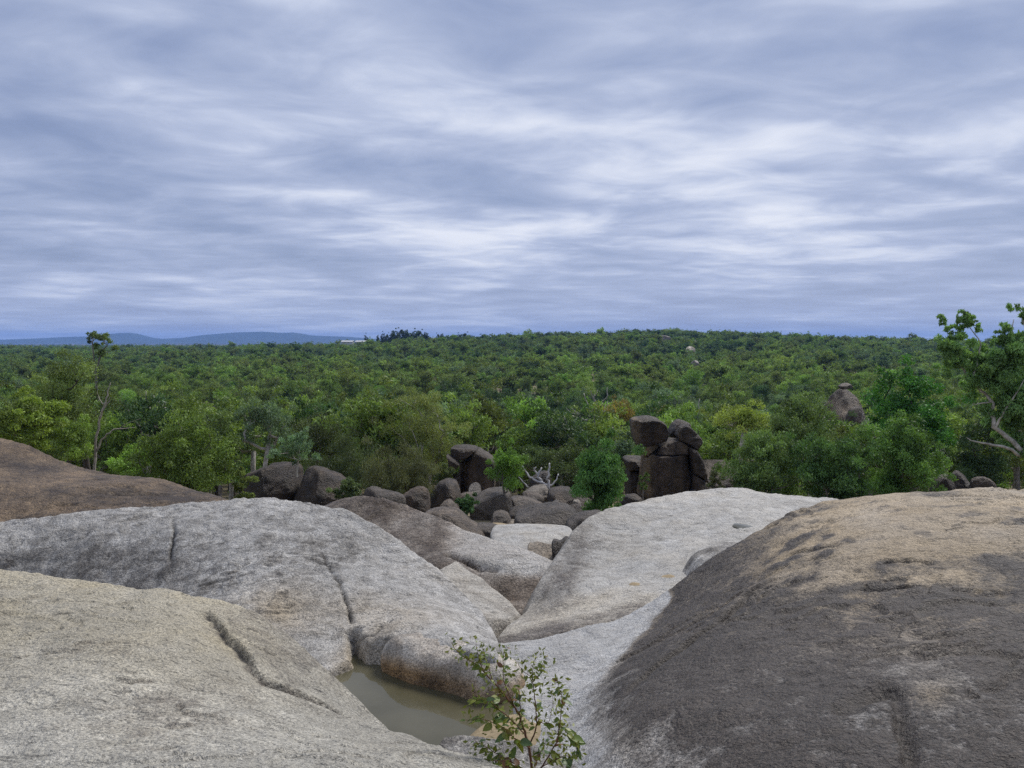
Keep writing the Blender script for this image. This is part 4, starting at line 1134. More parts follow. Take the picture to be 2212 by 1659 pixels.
# name, label, xd, Y, top yd, width (layout px), crown bottom yd, colour, bark, kwargs
HERO = [
    ('gum_tree', 'dark olive tree with dark trunk behind the bare forked pale tree at left', 185, 40, 775, 205, 960, OLIVE, DARKB, dict(nleaf=20000, lsize=0.12, nclump=40, clump=0.26)),
    ('gum_tree', 'bright green low tree at the left edge above the brown rock', 45, 33, 858, 190, 985, BRIGHT, GREYB, dict(nleaf=15000, lsize=0.13, nclump=34, clump=0.28, flat=0.5)),
    ('gum_tree', 'bright green small tree between the left edge tree and the bare forked tree', 150, 36, 895, 120, 1010, (0.09, 0.13, 0.028), GREYB, dict(nleaf=9000, lsize=0.12, nclump=24)),
    ('bushy_tree', 'round bushy green tree right of the bare forked tree', 400, 30, 888, 245, 1105, (0.075, 0.105, 0.024), GREYB, dict(nleaf=30000, lsize=0.10, nclump=70, clump=0.24, stems=3)),
    ('bushy_tree', 'small bright shrub between the bare forked tree and the round bushy tree', 275, 31, 960, 110, 1060, BRIGHT, GREYB, dict(nleaf=8000, lsize=0.1, nclump=22, stems=2)),
    ('gum_tree', 'grey green open tree with white limbs above the fractured boulder', 565, 38, 868, 165, 965, BLUEG, PALEB, dict(nleaf=11000, lsize=0.10, nclump=30, clump=0.26, top_heavy=0.6, limb_gain=1.2)),
    ('gum_tree', 'small grey green pale limbed tree growing from the smooth dark boulder', 638, 30.5, 932, 105, 1000, BLUEG, PALEB, dict(nleaf=5000, lsize=0.08, nclump=22, clump=0.24, top_heavy=0.6, lean=0.06)),
    ('paperbark_tree', 'tall yellow green paperbark with pale limbs left of the tall cracked block', 915, 46, 846, 185, 1040, (0.10, 0.115, 0.040), PALEB, dict(nleaf=24000, lsize=0.13, nclump=52, clump=0.24, hang=0.9, aspect=0.22, stems=2)),
    ('wispy_tree', 'dark wispy drooping tree in front of the paperbark', 860, 33, 955, 190, 1085, (0.052, 0.058, 0.028), DARKB, dict(nleaf=20000, lsize=0.14, nclump=44, clump=0.25, hang=0.9, aspect=0.12, droop=0.9, stems=2)),
    ('wispy_tree', 'dark drooping tree behind the smooth dark boulder', 735, 38, 935, 170, 1075, (0.045, 0.060, 0.026), DARKB, dict(nleaf=16000, lsize=0.14, nclump=38, hang=0.8, aspect=0.16, droop=0.8)),
    ('sapling_tree', 'bright green round young tree in the middle of the boulders', 1092, 30, 968, 108, 1052, (0.085, 0.155, 0.030), GREYB, dict(nleaf=9000, lsize=0.085, nclump=30, clump=0.28, trunk_r=0.05, lean=0.02)),
    ('weeping_tree', 'dense weeping green tree left of the dark rock tower', 1302, 27, 945, 128, 1125, (0.050, 0.088, 0.026), GREYB, dict(nleaf=24000, lsize=0.09, nclump=34, clump=0.34, hang=0.9, lean=0.05, stems=2)),
    ('gum_tree', 'yellow green tree with white crooked limbs right of the rock tower', 1602, 43, 872, 140, 940, YELL, PALEB, dict(nleaf=8000, lsize=0.12, nclump=24, clump=0.30, top_heavy=0.8, limb_gain=1.25, trunk_r=0.11)),
    ('bushy_tree', 'dense green tree filling the space right of the rock tower', 1660, 33, 925, 190, 1100, (0.045, 0.072, 0.024), GREYB, dict(nleaf=22000, lsize=0.11, nclump=54, clump=0.26, hang=0.8)),
    ('bushy_tree', 'dense green tree below the distant pyramid rock', 1815, 31, 935, 190, 1100, (0.042, 0.075, 0.024), GREYB, dict(nleaf=22000, lsize=0.11, nclump=54, clump=0.26, hang=0.8)),
    ('bushy_tree', 'tall dark green tree left of the distant pyramid rock', 1745, 40, 860, 165, 1060, (0.045, 0.068, 0.024), DARKB, dict(nleaf=18000, lsize=0.12, nclump=44, hang=0.8)),
    ('bushy_tree', 'lighter green billowing tree left of the dark hollow on the right', 1945, 32, 893, 200, 1090, (0.062, 0.100, 0.026), GREYB, dict(nleaf=24000, lsize=0.11, nclump=56, clump=0.26)),
    ('fig_tree', 'dark glossy broad crowned fig behind the pale limbed tree on the right', 1975, 46, 800, 210, 1010, LUSH, DARKB, dict(nleaf=22000, lsize=0.16, nclump=54, clump=0.26, aspect=0.55, hang=0.2)),
    ('fig_tree', 'very dark tree under the pale limbed tree at the right edge', 2110, 38, 900, 170, 1090, (0.024, 0.042, 0.016), DARKB, dict(nleaf=15000, lsize=0.13, nclump=40)),
    ('gum_tree', 'dark feathery tree right of the paperbark behind the boulders', 1200, 62, 905, 150, 1010, DARKG, DARKB, dict(nleaf=12000, lsize=0.16, nclump=34)),
    ('gum_tree', 'dark round tree above the bright young tree', 1075, 66, 905, 120, 1000, DARKG, DARKB, dict(nleaf=10000, lsize=0.16, nclump=30)),
    ('gum_tree', 'orange tinged flat tree behind the head of the rock tower', 1345, 74, 876, 90, 915, (0.105, 0.085, 0.026), GREYB, dict(nleaf=6000, lsize=0.15, nclump=20, top_heavy=0.8)),
    ('gum_tree', 'small orange tinged tree right behind the head boulder', 1425, 76, 880, 50, 925, (0.105, 0.09, 0.026), GREYB, dict(nleaf=4000, lsize=0.15, nclump=14)),
    ('gum_tree', 'green tree directly behind the rock tower', 1480, 58, 930, 150, 1010, MIDG, GREYB, dict(nleaf=12000, lsize=0.14, nclump=34)),
    ('gum_tree', 'mid green tree between the dead tree and the rock tower', 1245, 45, 960, 120, 1040, (0.055, 0.078, 0.03), GREYB, dict(nleaf=10000, lsize=0.12, nclump=30)),
    ('gum_tree', 'olive spreading tree behind the bleached dead tree', 1160, 48, 965, 110, 1020, (0.055, 0.075, 0.032), PALEB, dict(nleaf=7000, lsize=0.12, nclump=26, top_heavy=0.6)),
    ('gum_tree', 'tall thin crowned tree rising above the skyline at the left', 188, 64, 716, 80, 785, (0.06, 0.078, 0.030), GREYB, dict(nleaf=2600, lsize=0.17, nclump=13, clump=0.24, top_heavy=0.3, trunk_r=0.09)),
    ('bushy_tree', 'small dark shrub in the boulders below the upright dark boulder', 1010, 28, 1072, 60, 1115, DARKG, DARKB, dict(nleaf=5000, lsize=0.07, nclump=16)),
    ('bushy_tree', 'pale thin shrub at the right foot of the rock tower', 1548, 41, 1010, 50, 1075, (0.08, 0.085, 0.04), GREYB, dict(nleaf=2500, lsize=0.1, nclump=14)),
    ('bushy_tree', 'green shrub growing left of the tower foot', 1392, 43.5, 1020, 26, 1070, MIDG, GREYB, dict(nleaf=2000, lsize=0.1, nclump=10)),
    ('bushy_tree', 'low dark shrub in front of the smooth dark boulder', 752, 29, 1030, 70, 1090, (0.05, 0.066, 0.028), DARKB, dict(nleaf=6000, lsize=0.08, nclump=18, hang=0.7)),
    ('bushy_tree', 'small olive shrub left of the fractured boulder', 520, 31, 1015, 60, 1090, (0.07, 0.09, 0.03), GREYB, dict(nleaf=5000, lsize=0.08, nclump=16)),
    ('bushy_tree', 'thin olive shrub right of the upright dark boulder', 960, 36, 1000, 60, 1060, (0.06, 0.08, 0.03), GREYB, dict(nleaf=4500, lsize=0.09, nclump=16)),
    ('gum_tree', 'mid green tree left of the grey green open tree', 470, 44, 900, 150, 1030, (0.06, 0.085, 0.03), GREYB, dict(nleaf=13000, lsize=0.13, nclump=36)),
    ('gum_tree', 'dull green tree behind the small pale limbed tree', 680, 48, 890, 150, 1000, (0.05, 0.068, 0.03), GREYB, dict(nleaf=13000, lsize=0.13, nclump=36)),
]
for i, (nm, lb, xd, Y, ty, wd, by, lc, bc, kw) in enumerate(HERO):
    x = (xd - 1106) / FD * Y
    gz = ground_z(x, Y) - 0.1
    if 'growing from the smooth' in lb:
        gz = P(xd, 1030, Y)[2]
    zt = P(xd, ty, Y)[2]; zb = P(xd, by, Y)[2]
    H = zt - gz; cb = max(zb - gz, 0.12 * H)
    kw = dict(kw); kw.setdefault('lean', 0.04)
    tm, cm = gen_tree(900 + i * 7, H, wd / 2 / FD * Y, cb, **kw)
    put_tree(nm, tm, cm, (x, Y, gz), lb, None, lc, bc)


def limb_tree(name, label, base_px, Y, limbs, clumps, leafc, barkc, seed, nleaf=0, lsize=0.1, sides=7, thin=1.0, **kw):
    """tree traced limb by limb; each limb [(xd, yd, depth offset)...], radii from r0 to r1; clumps (xd, yd, dY, radius px)"""
    bx, by, bz = P(base_px[0], base_px[1], Y)
    gz = min(bz, ground_z(bx, Y))
    org = np.array([bx, Y, gz])
    rng = np.random.RandomState(seed)
    br = []
    for pts, r0, r1 in limbs:
        q = np.array([P(x, y, Y + d) for x, y, d in pts]) - org
        if pts[0][:2] == tuple(base_px[:2]):
            q = np.concatenate([[[q[0][0], 0, 0.0]], q])
        s = np.linspace(0, len(q) - 1, len(q) * 3)
        qq = np.stack([np.interp(s, np.arange(len(q)), q[:, k]) for k in range(3)], -1)
        qq[1:-1] += rng.normal(size=(len(qq) - 2, 3)) * r0 * 0.25
        br.append((qq, np.linspace(r0, r1, len(qq)) * thin))
    tm = tube_mesh('trunk', br, sides)
    cm = None
    if clumps:
        C = np.array([P(x, y, Y + d) for x, y, d, r in clumps]) - org
        R = np.array([r / FD * Y for *_, r in clumps])
        # feathery sub-clumps
        idx = rng.choice(len(C), len(C) * 13)
        g = rng.normal(size=(len(idx), 3)); g /= np.linalg.norm(g, axis=1, keepdims=True)
        C2 = C[idx] + g * R[idx][:, None] * rng.rand(len(idx), 1) ** 0.5
        cm = leaves_mesh('crown', C2, R[idx] * 0.34, nleaf, lsize, rng, **kw)
    return put_tree(name, tm, cm, tuple(org), label, None, leafc, barkc)


limb_tree('dead_tree', 'bare pale forked tree standing behind the brown rock on the left', (205, 1015), 36,
          [([(205, 1015, 0), (207, 960, 0), (214, 910, 0), (226, 870, 0.2), (232, 850, 0.2), (239, 826, 0.3)], 0.12, 0.025),
           ([(207, 975, 0), (222, 945, 0), (242, 930, 0), (265, 925, 0.3), (292, 924, 0.4)], 0.075, 0.012),
           ([(214, 905, 0), (222, 888, -.2), (232, 872, -.3), (238, 858, -.3)], 0.05, 0.012),
           ([(224, 873, 0.1), (214, 862, .3), (210, 846, .4)], 0.035, 0.008),
           ([(258, 926, 0.2), (270, 916, .3), (304, 904, .5)], 0.02, 0.006)], None, OLIVE, (0.36, 0.32, 0.27), 5, thin=0.62)

limb_tree('gum_tree', 'large olive tree with white crooked limbs leaning in at the right edge', (2300, 1075), 27,
          [([(2300, 1075, 0), (2260, 1010, 0), (2212, 984, 0), (2180, 945, 0), (2150, 922, 0), (2142, 895, .1), (2145, 868, .1), (2125, 848, .2), (2101, 820, .2), (2075, 790, .3), (2047, 774, .3), (2038, 731, .4)], 0.105, 0.016),
           ([(2205, 985, 0), (2170, 965, -.3), (2136, 959, -.4), (2108, 955, -.5), (2088, 945, -.6)], 0.06, 0.01),
           ([(2225, 985, 0), (2205, 940, .2), (2190, 890, .4), (2170, 850, .5), (2165, 800, .5), (2180, 740, .6), (2190, 690, .6)], 0.09, 0.012),
           ([(2250, 1000, 0), (2240, 900, .3), (2230, 800, .4), (2215, 720, .5), (2205, 670, .5)], 0.10, 0.012),
           ([(2101, 820, .2), (2110, 780, .2), (2120, 740, .2), (2085, 695, .2)], 0.04, 0.01),
           ([(2145, 868, .1), (2118, 872, 0), (2100, 873, -.1)], 0.03, 0.008),
           ([(2150, 925, 0), (2168, 890, -.2), (2195, 850, -.3), (2212, 820, -.3)], 0.045, 0.01)],
          [(2050, 745, 0, 35), (2040, 790, .3, 30), (2095, 770, .3, 42), (2140, 760, .2, 48), (2180, 770, .2, 50), (2130, 810, .3, 48), (2180, 830, .1, 55), (2220, 790, .2, 60),
           (2165, 880, .2, 45), (2200, 900, 0, 50), (2240, 870, .2, 60), (2090, 830, .6, 32), (2060, 710, .3, 18), (2085, 690, .2, 20), (2110, 705, .2, 14), (2035, 690, .3, 12), (2190, 665, .5, 18), (2212, 685, .5, 20),
           (2165, 712, .5, 16), (2190, 730, .5, 26), (2260, 740, .4, 50), (2280, 820, .3, 60), (2150, 730, .4, 16), (2195, 950, .3, 40), (2240, 960, .3, 50)],
          (0.09, 0.14, 0.048), PALEB, 6, nleaf=64000, lsize=0.13, hang=0.6, aspect=0.30, droop=0.2, flat=0.8)

limb_tree('dead_tree', 'bleached white fallen dead tree lying on the boulders in the centre', (1180, 1052), 37,
          [([(1180, 1052, 0), (1168, 1038, -.2), (1160, 1025, -.2), (1170, 1010, -.1)], 0.13, 0.05),
           ([(1186, 1055, 0), (1184, 1036, 0), (1186, 1018, 0), (1187, 1001, .1)], 0.09, 0.05),
           ([(1175, 1045, -.2), (1160, 1040, -.3), (1145, 1030, -.3), (1135, 1018, -.2), (1128, 1006, -.2)], 0.09, 0.03),
           ([(1162, 1028, -.2), (1155, 1015, -.2), (1158, 1008, -.3)], 0.08, 0.03),
           ([(1178, 1050, 0), (1195, 1046, 0), (1203, 1034, 0), (1206, 1024, .1)], 0.07, 0.03),
           ([(1140, 1052, -.3), (1130, 1042, -.4), (1120, 1030, -.4)], 0.05, 0.02)], None, OLIVE, (0.5, 0.49, 0.49), 8, thin=0.62)

# generic forest --------------------------------------------------
VAR = []
for k in range(7):
    h = [7.2, 6.4, 8.0, 5.6, 6.8, 7.6, 6.0][k]; r = [2.5, 2.6, 2.4, 2.7, 2.2, 2.9, 2.3][k]
    VAR.append(gen_tree(40 + k * 3, h, r, h * [0.38, 0.30, 0.42, 0.2, 0.45, 0.36, 0.28][k], nclump=[26, 30, 20, 34, 18, 28, 24][k], nleaf=5200, lsize=0.24, clump=[.30, .28, .34, .27, .36, .28, .32][k],
                        lean=0.05, top_heavy=0.4, hang=0.5, flat=0.65))
LOD = []
for k in range(5):
    h = [7.0, 6.3, 7.8, 5.8, 6.6][k]; r = [2.7, 2.8, 2.5, 3.0, 2.5][k]
    LOD.append(gen_tree(140 + k * 3, h, r, h * [0.35, 0.25, 0.4, 0.2, 0.4][k], nclump=[20, 24, 18, 26, 18][k], nleaf=2600, lsize=0.36, clump=0.36, lean=0.05, top_heavy=0.4, aspect=0.5, flat=0.65))

TONES = [('olive', OLIVE, 4), ('mid green', MIDG, 6), ('dark green', DARKG, 2.2), ('yellow green', (0.088, 0.122, 0.030), 2.6), ('grey green', BLUEG, 2), ('bright green', (0.08, 0.125, 0.028), 1.2)]
TW = np.array([t[2] for t in TONES]); TW = TW / TW.sum()
_rs = np.random.RandomState(21)
pts = []
for (y0, y1, cell) in ((47, 110, 3.7), (110, 230, 4.7), (230, 480, 6.0), (480, 860, 6.6), (860, 1500, 9.5), (1500, 3600, 15.0)):
    ys = np.arange(y0, y1, cell)
    for yy in ys:
        xm = 0.80 * yy + 12
        xs = np.arange(-xm, xm, cell)
        q = np.stack([xs + _rs.uniform(-.45, .45, len(xs)) * cell, yy + _rs.uniform(-.45, .45, len(xs)) * cell], -1)
        pts.append(np.concatenate([q, np.full((len(q), 1), cell)], 1))
pts = np.concatenate(pts)
s_ = 1106 + FD * pts[:, 0] / pts[:, 1]
keep = np.ones(len(pts), bool)
keep &= ~((pts[:, 1] > 1000) & (s_ > 860))                                  # hidden behind the ridge
keep &= ~((pts[:, 1] > 1700) & (pts[:, 1] < 2500) & (s_ > 275) & (s_ < 345))  # pasture
keep &= ~((pts[:, 1] > 2100) & (pts[:, 1] < 2900) & (s_ > 20) & (s_ < 110))
gapn = fbm(np.stack([pts[:, 0] / 28, pts[:, 1] / 28, 0 * pts[:, 0]], -1), 3, 91)
keep &= ~((gapn > 0.34) & (pts[:, 1] < 700) & (pts[:, 1] > 90))
# room for the traced trees and rock tower
for (xd, Y, rx, ry) in [(1450, 46, 6.5, 6), (1020, 43, 5, 5), (1830, 84, 4, 6), (1830, 70, 3, 9), (1150, 40, 6, 9), (1590, 48, 4, 5), (1245, 52, 5, 5), (1830, 58, 2.5, 6)]:
    cx = (xd - 1106) / FD * Y
    keep &= ((pts[:, 0] - cx) / rx) ** 2 + ((pts[:, 1] - Y) / ry) ** 2 > 1
pts = pts[keep]
fz = T(pts[:, 0], pts[:, 1])
order = np.argsort(pts[:, 1]); pts = pts[order]; fz = fz[order]
vis = np.abs(pts[:, 0]) < 0.615 * pts[:, 1] + 2
n_ind = 0; ind = np.zeros(len(pts), bool)
for i in range(len(pts)):
    if vis[i] and n_ind < 262:
        ind[i] = True; n_ind += 1


def place_words(xd, Y):
    side = ('behind the brown rock on the left' if xd < 330 else 'behind the round bushy tree' if xd < 520 else 'above the dark boulders left of centre' if xd < 780 else
            'around the tall paperbark' if xd < 1000 else 'above the central boulders' if xd < 1330 else 'behind the rock tower' if xd < 1560 else
            'left of the distant pyramid rock' if xd < 1790 else 'around the distant pyramid rock' if xd < 1960 else 'behind the pale limbed right edge tree')
    return side + (', front rank of the forest' if Y < 75 else ', further back in the forest')


for i in np.nonzero(ind)[0]:
    x, y, c = pts[i]
    ti = _rs.choice(len(TONES), p=TW); vi = _rs.randint(len(VAR))
    tn, tc_, _ = TONES[ti]
    sc = _rs.uniform(0.72, 1.12); sz = _rs.uniform(0.85, 1.15)
    hv = [7.2, 6.4, 8.0, 5.6, 6.8, 7.6, 6.0][vi]
    lim = -fz[i] - y * (np.interp(y, [45, 90, 150], [118, 85, 45]) + _rs.uniform(-14, 22)) / FD
    xd_ = 1106 + FD * x / y
    if 1762 < xd_ < 1892 and y < 86:
        lim = min(lim, -fz[i] - y * 178 / FD)
    sc = min(sc, max(lim, 1.2) / (hv * sz))
    put_tree('gum_tree', VAR[vi][0], VAR[vi][1], (x, y, fz[i] - 0.1), '%s gum tree %s' % (tn, place_words(1106 + FD * x / y, y)), 'gum trees of the valley forest', tc_,
             PALEB if _rs.rand() < 0.35 else GREYB if _rs.rand() < 0.6 else DARKB, sc, _rs.uniform(0, 6.28), sz)

rest = np.nonzero(~ind)[0]
_dw = ['left of the round bushy tree', 'above the round bushy tree', 'above the fractured boulder', 'left of the paperbark', 'right of the paperbark', 'above the tall cracked block', 'above the bright young tree', 'above the weeping tree',
       'right of the rock tower', 'left of the distant pyramid rock', 'above the dense green trees', 'left of the fig']
for k, (xd, Y) in enumerate([(330, 70), (455, 82), (600, 64), (800, 60), (985, 75), (1030, 58), (1110, 90), (1290, 85), (1530, 66), (1700, 72), (1770, 110), (1905, 66)]):
    x = (xd - 1106) / FD * Y; z = ground_z(x, Y) - 0.1
    H = -z - Y * (np.interp(Y, [45, 90, 150], [128, 90, 45])) / FD
    e = put_tree('dead_tree', VAR[(k * 3 + 2) % 7][0], None, (x, Y, z), 'thin pale bare dead tree in the forest ' + _dw[k], 'bare dead trees in the forest', OLIVE, (0.36, 0.33, 0.30), H / 7.6, k * 1.3)


def with_trunk(cm, tm, lm, bm_):
    b = bmesh.new(); b.from_mesh(cm); n0 = len(b.faces); b.from_mesh(tm); b.faces.ensure_lookup_table()
    for f in b.faces:
        f.material_index = 0 if f.index < n0 and f.index >= 0 else 1
    for i_, f in enumerate(b.faces):
        f.material_index = 0 if i_ < n0 else 1
    me = bpy.data.meshes.new('shape'); b.to_mesh(me); b.free()
    me.materials.append(lm); me.materials.append(bm_)
    return me


def forest_stuff(name, idx, variants, label):
    """one object: points carrying instances of the tree shapes"""
    src = bpy.data.collections.new(name + '_shapes')
    k = 0
    bark_ = [simple_noise_mat('forest_bark', tuple(c * 0.6 for c in q_), q_, 5) for q_ in (PALEB, GREYB, DARKB)]
    for ti, (tn, tc_, _) in enumerate(TONES):
        lm = leaf_material(tc_)
        for (tm, cm) in variants:
            me = with_trunk(cm, tm, lm, bark_[k % 3])
            o = bpy.data.objects.new('%s_shape_%03d' % (name, k), me); o.color = (*tc_, 1); src.objects.link(o); k += 1
    nvar = len(variants)
    p = pts[idx]; n = len(idx)
    me = bpy.data.meshes.new(name)
    me.vertices.add(n)
    co = np.stack([p[:, 0], p[:, 1], fz[idx] - 0.1], -1).astype(np.float32)
    me.vertices.foreach_set('co', co.ravel())
    big = np.clip(p[:, 2] / 6.0, 1.0, 1.4)
    sc = (np.clip(np.exp(_rs.normal(-0.04, 0.24, n)), 0.5, 1.35) * 0.95 * big).astype(np.float32)
    tall = _rs.rand(n) < 0.04
    sc[tall] *= 1.25
    a = me.attributes.new('scl', 'FLOAT', 'POINT'); a.data.foreach_set('value', sc)
    a = me.attributes.new('rot', 'FLOAT', 'POINT'); a.data.foreach_set('value', _rs.uniform(0, 6.28, n).astype(np.float32))
    # neighbouring trees tend to share a tone
    pn = fbm(np.stack([p[:, 0] / 45, p[:, 1] / 45, 0 * p[:, 0]], -1), 3, 17)
    rank = np.argsort(np.argsort(pn + _rs.normal(0, 0.22, n))) / n
    cw = np.cumsum(TW[[3, 5, 0, 1, 4, 2]]); ti = np.array([3, 5, 0, 1, 4, 2])[np.minimum(np.searchsorted(cw, rank), 5)]
    a = me.attributes.new('pick', 'INT', 'POINT'); a.data.foreach_set('value', (ti * nvar + _rs.randint(nvar, size=n)).astype(np.int32))
    o = link_mesh(name, me)
    ng = bpy.data.node_groups.new(name + '_scatter', 'GeometryNodeTree')
    ng.interface.new_socket('Geometry', in_out='INPUT', socket_type='NodeSocketGeometry')
    ng.interface.new_socket('Geometry', in_out='OUTPUT', socket_type='NodeSocketGeometry')
    nd, lk = ng.nodes, ng.links
    gi = nd.new('NodeGroupInput'); go = nd.new('NodeGroupOutput')
    ci = nd.new('GeometryNodeCollectionInfo'); ci.inputs['Collection'].default_value = src
    ci.inputs['Separate Children'].default_value = True; ci.inputs['Reset Children'].default_value = True
    ip = nd.new('GeometryNodeInstanceOnPoints'); ip.inputs['Pick Instance'].default_value = True
    mp = nd.new('GeometryNodeMeshToPoints')

    def named(nm, ty):
        a = nd.new('GeometryNodeInputNamedAttribute'); a.data_type = ty; a.inputs['Name'].default_value = nm
        return [s for s in a.outputs if s.name == 'Attribute' and s.enabled][0]
    cr = nd.new('ShaderNodeCombineXYZ'); lk.new(named('rot', 'FLOAT'), cr.inputs[2])
    er = nd.new('FunctionNodeEulerToRotation'); lk.new(cr.outputs[0], er.inputs[0])
    lk.new(gi.outputs[0], mp.inputs[0]); lk.new(mp.outputs[0], ip.inputs['Points'])
    lk.new(ci.outputs[0], ip.inputs['Instance']); lk.new(named('pick', 'INT'), ip.inputs['Instance Index'])
    lk.new(er.outputs[0], ip.inputs['Rotation']); lk.new(named('scl', 'FLOAT'), ip.inputs['Scale'])
    lk.new(ip.outputs[0], go.inputs[0])
    md = o.modifiers.new('scatter', 'NODES'); md.node_group = ng
    o['kind'] = 'stuff'; thing(o, label, 'forest')
    return o


nr = rest[pts[rest, 1] < 230]; fr = rest[pts[rest, 1] >= 230]
forest_stuff('forest', nr, VAR[:3], 'open gum forest covering the valley floor')
forest_stuff('forest', fr, LOD, 'distant gum forest covering the far slope and plain')

# ridge: dark trees and farm sheds on the skyline
_rg = random.Random(12)
SKY = [gen_tree(300 + k, 14.0, 4.2, 2.5, nclump=44, nleaf=2600, lsize=0.75, clump=0.26, lean=0.02, aspect=0.5, trunk_r=0.2) for k in range(3)]
for k, (xd, ty, w) in enumerate([(818, 724, 9), (826, 720, 10), (836, 722, 10), (846, 716, 16), (858, 714, 18), (870, 712, 20), (882, 713, 20), (894, 714, 20), (905, 715, 18), (916, 718, 16), (926, 724, 12),
                                (948, 722, 11), (958, 721, 11), (988, 722, 18), (1002, 720, 20), (1014, 724, 14), (792, 724, 9), (1100, 720, 14), (1165, 718, 16)]):
    Y = 735 + _rg.uniform(-15, 15)
    x = (xd - 1106) / FD * Y; gz = ground_z(x, Y) - 0.3
    H = P(xd, ty, Y)[2] - gz
    vi = k % 3
    e = put_tree('skyline_tree', SKY[vi][0], SKY[vi][1], (x, Y, gz), 'dark dense tree of the skyline clump right of the white sheds, %s from the left' % ['first', 'second', 'third', 'fourth', 'fifth', 'sixth', 'seventh', 'eighth', 'ninth', 'tenth', 'last'][k] if 810 < xd < 930 else
                 ['left of the pair of small round trees on the skyline', 'right of the pair of small round trees on the skyline', 'left tree of the three close together on the skyline', 'tallest tree of the three close together on the skyline',
                  'right tree of the three close together on the skyline', 'lone small tree above the white sheds on the skyline', 'dark tree standing out on the skyline above the tall cracked block', 'dark tree standing out on the skyline above the dead tree'][[11, 12, 13, 14, 15, 16, 17, 18].index(k)],
                 'trees on the skyline', (0.022, 0.036, 0.02), DARKB)
    hh = 14.0; rr_ = 4.2
    e.scale = (w / FD * Y / 2 / rr_ * 1.3,) * 2 + (H / hh,)
    e.rotation_euler.z = k


def shed(xd, w, label):
    Y = 700
    x = (xd - 1106) / FD * Y
    L = w / FD * Y; Dp = 8.0; gz = ground_z(x, Y); top = P(xd, 736, Y)[2]; ez = top - 0.9
    e = bpy.data.objects.new('farm_shed', None); COL.objects.link(e); e.location = (x, Y, gz - 0.5)
    b = ez - (gz - 0.5); t = top - (gz - 0.5)
    me = bpy.data.meshes.new('wall')
    a, d = L / 2, Dp / 2
    me.from_pydata([(-a, -d, 0), (a, -d, 0), (a, d, 0), (-a, d, 0), (-a, -d, b), (a, -d, b), (a, d, b), (-a, d, b), (-a, 0, t), (a, 0, t)], [],
                   [(0, 1, 5, 4), (2, 3, 7, 6), (1, 2, 6, 9, 5), (3, 0, 4, 8, 7)])
    link_mesh('wall', me, M['shed'], e)
    a += 0.4; d += 0.4
    me = bpy.data.meshes.new('roof'); h = 0.15
    me.from_pydata([(-a, -d, b - .1), (a, -d, b - .1), (a, 0, t + .05), (-a, 0, t + .05), (a, d, b - .1), (-a, d, b - .1), (-a, -d, b - .1 + h), (a, -d, b - .1 + h), (a, 0, t + .05 + h), (-a, 0, t + .05 + h), (a, d, b - .1 + h), (-a, d, b - .1 + h)], [],
                   [(6, 7, 8, 9), (9, 8, 10, 11), (0, 3, 2, 1), (3, 5, 4, 2), (0, 1, 7, 6), (5, 11, 10, 4), (1, 2, 8, 7), (2, 4, 10, 8), (3, 0, 6, 9), (5, 3, 9, 11)])
    link_mesh('roof', me, M['shed'], e)
    thing(e, label, 'shed', 'white farm sheds on the skyline')


shed(752, 24, 'left white farm shed on the skyline')
shed(786, 32, 'right white farm shed on the skyline, longer one')

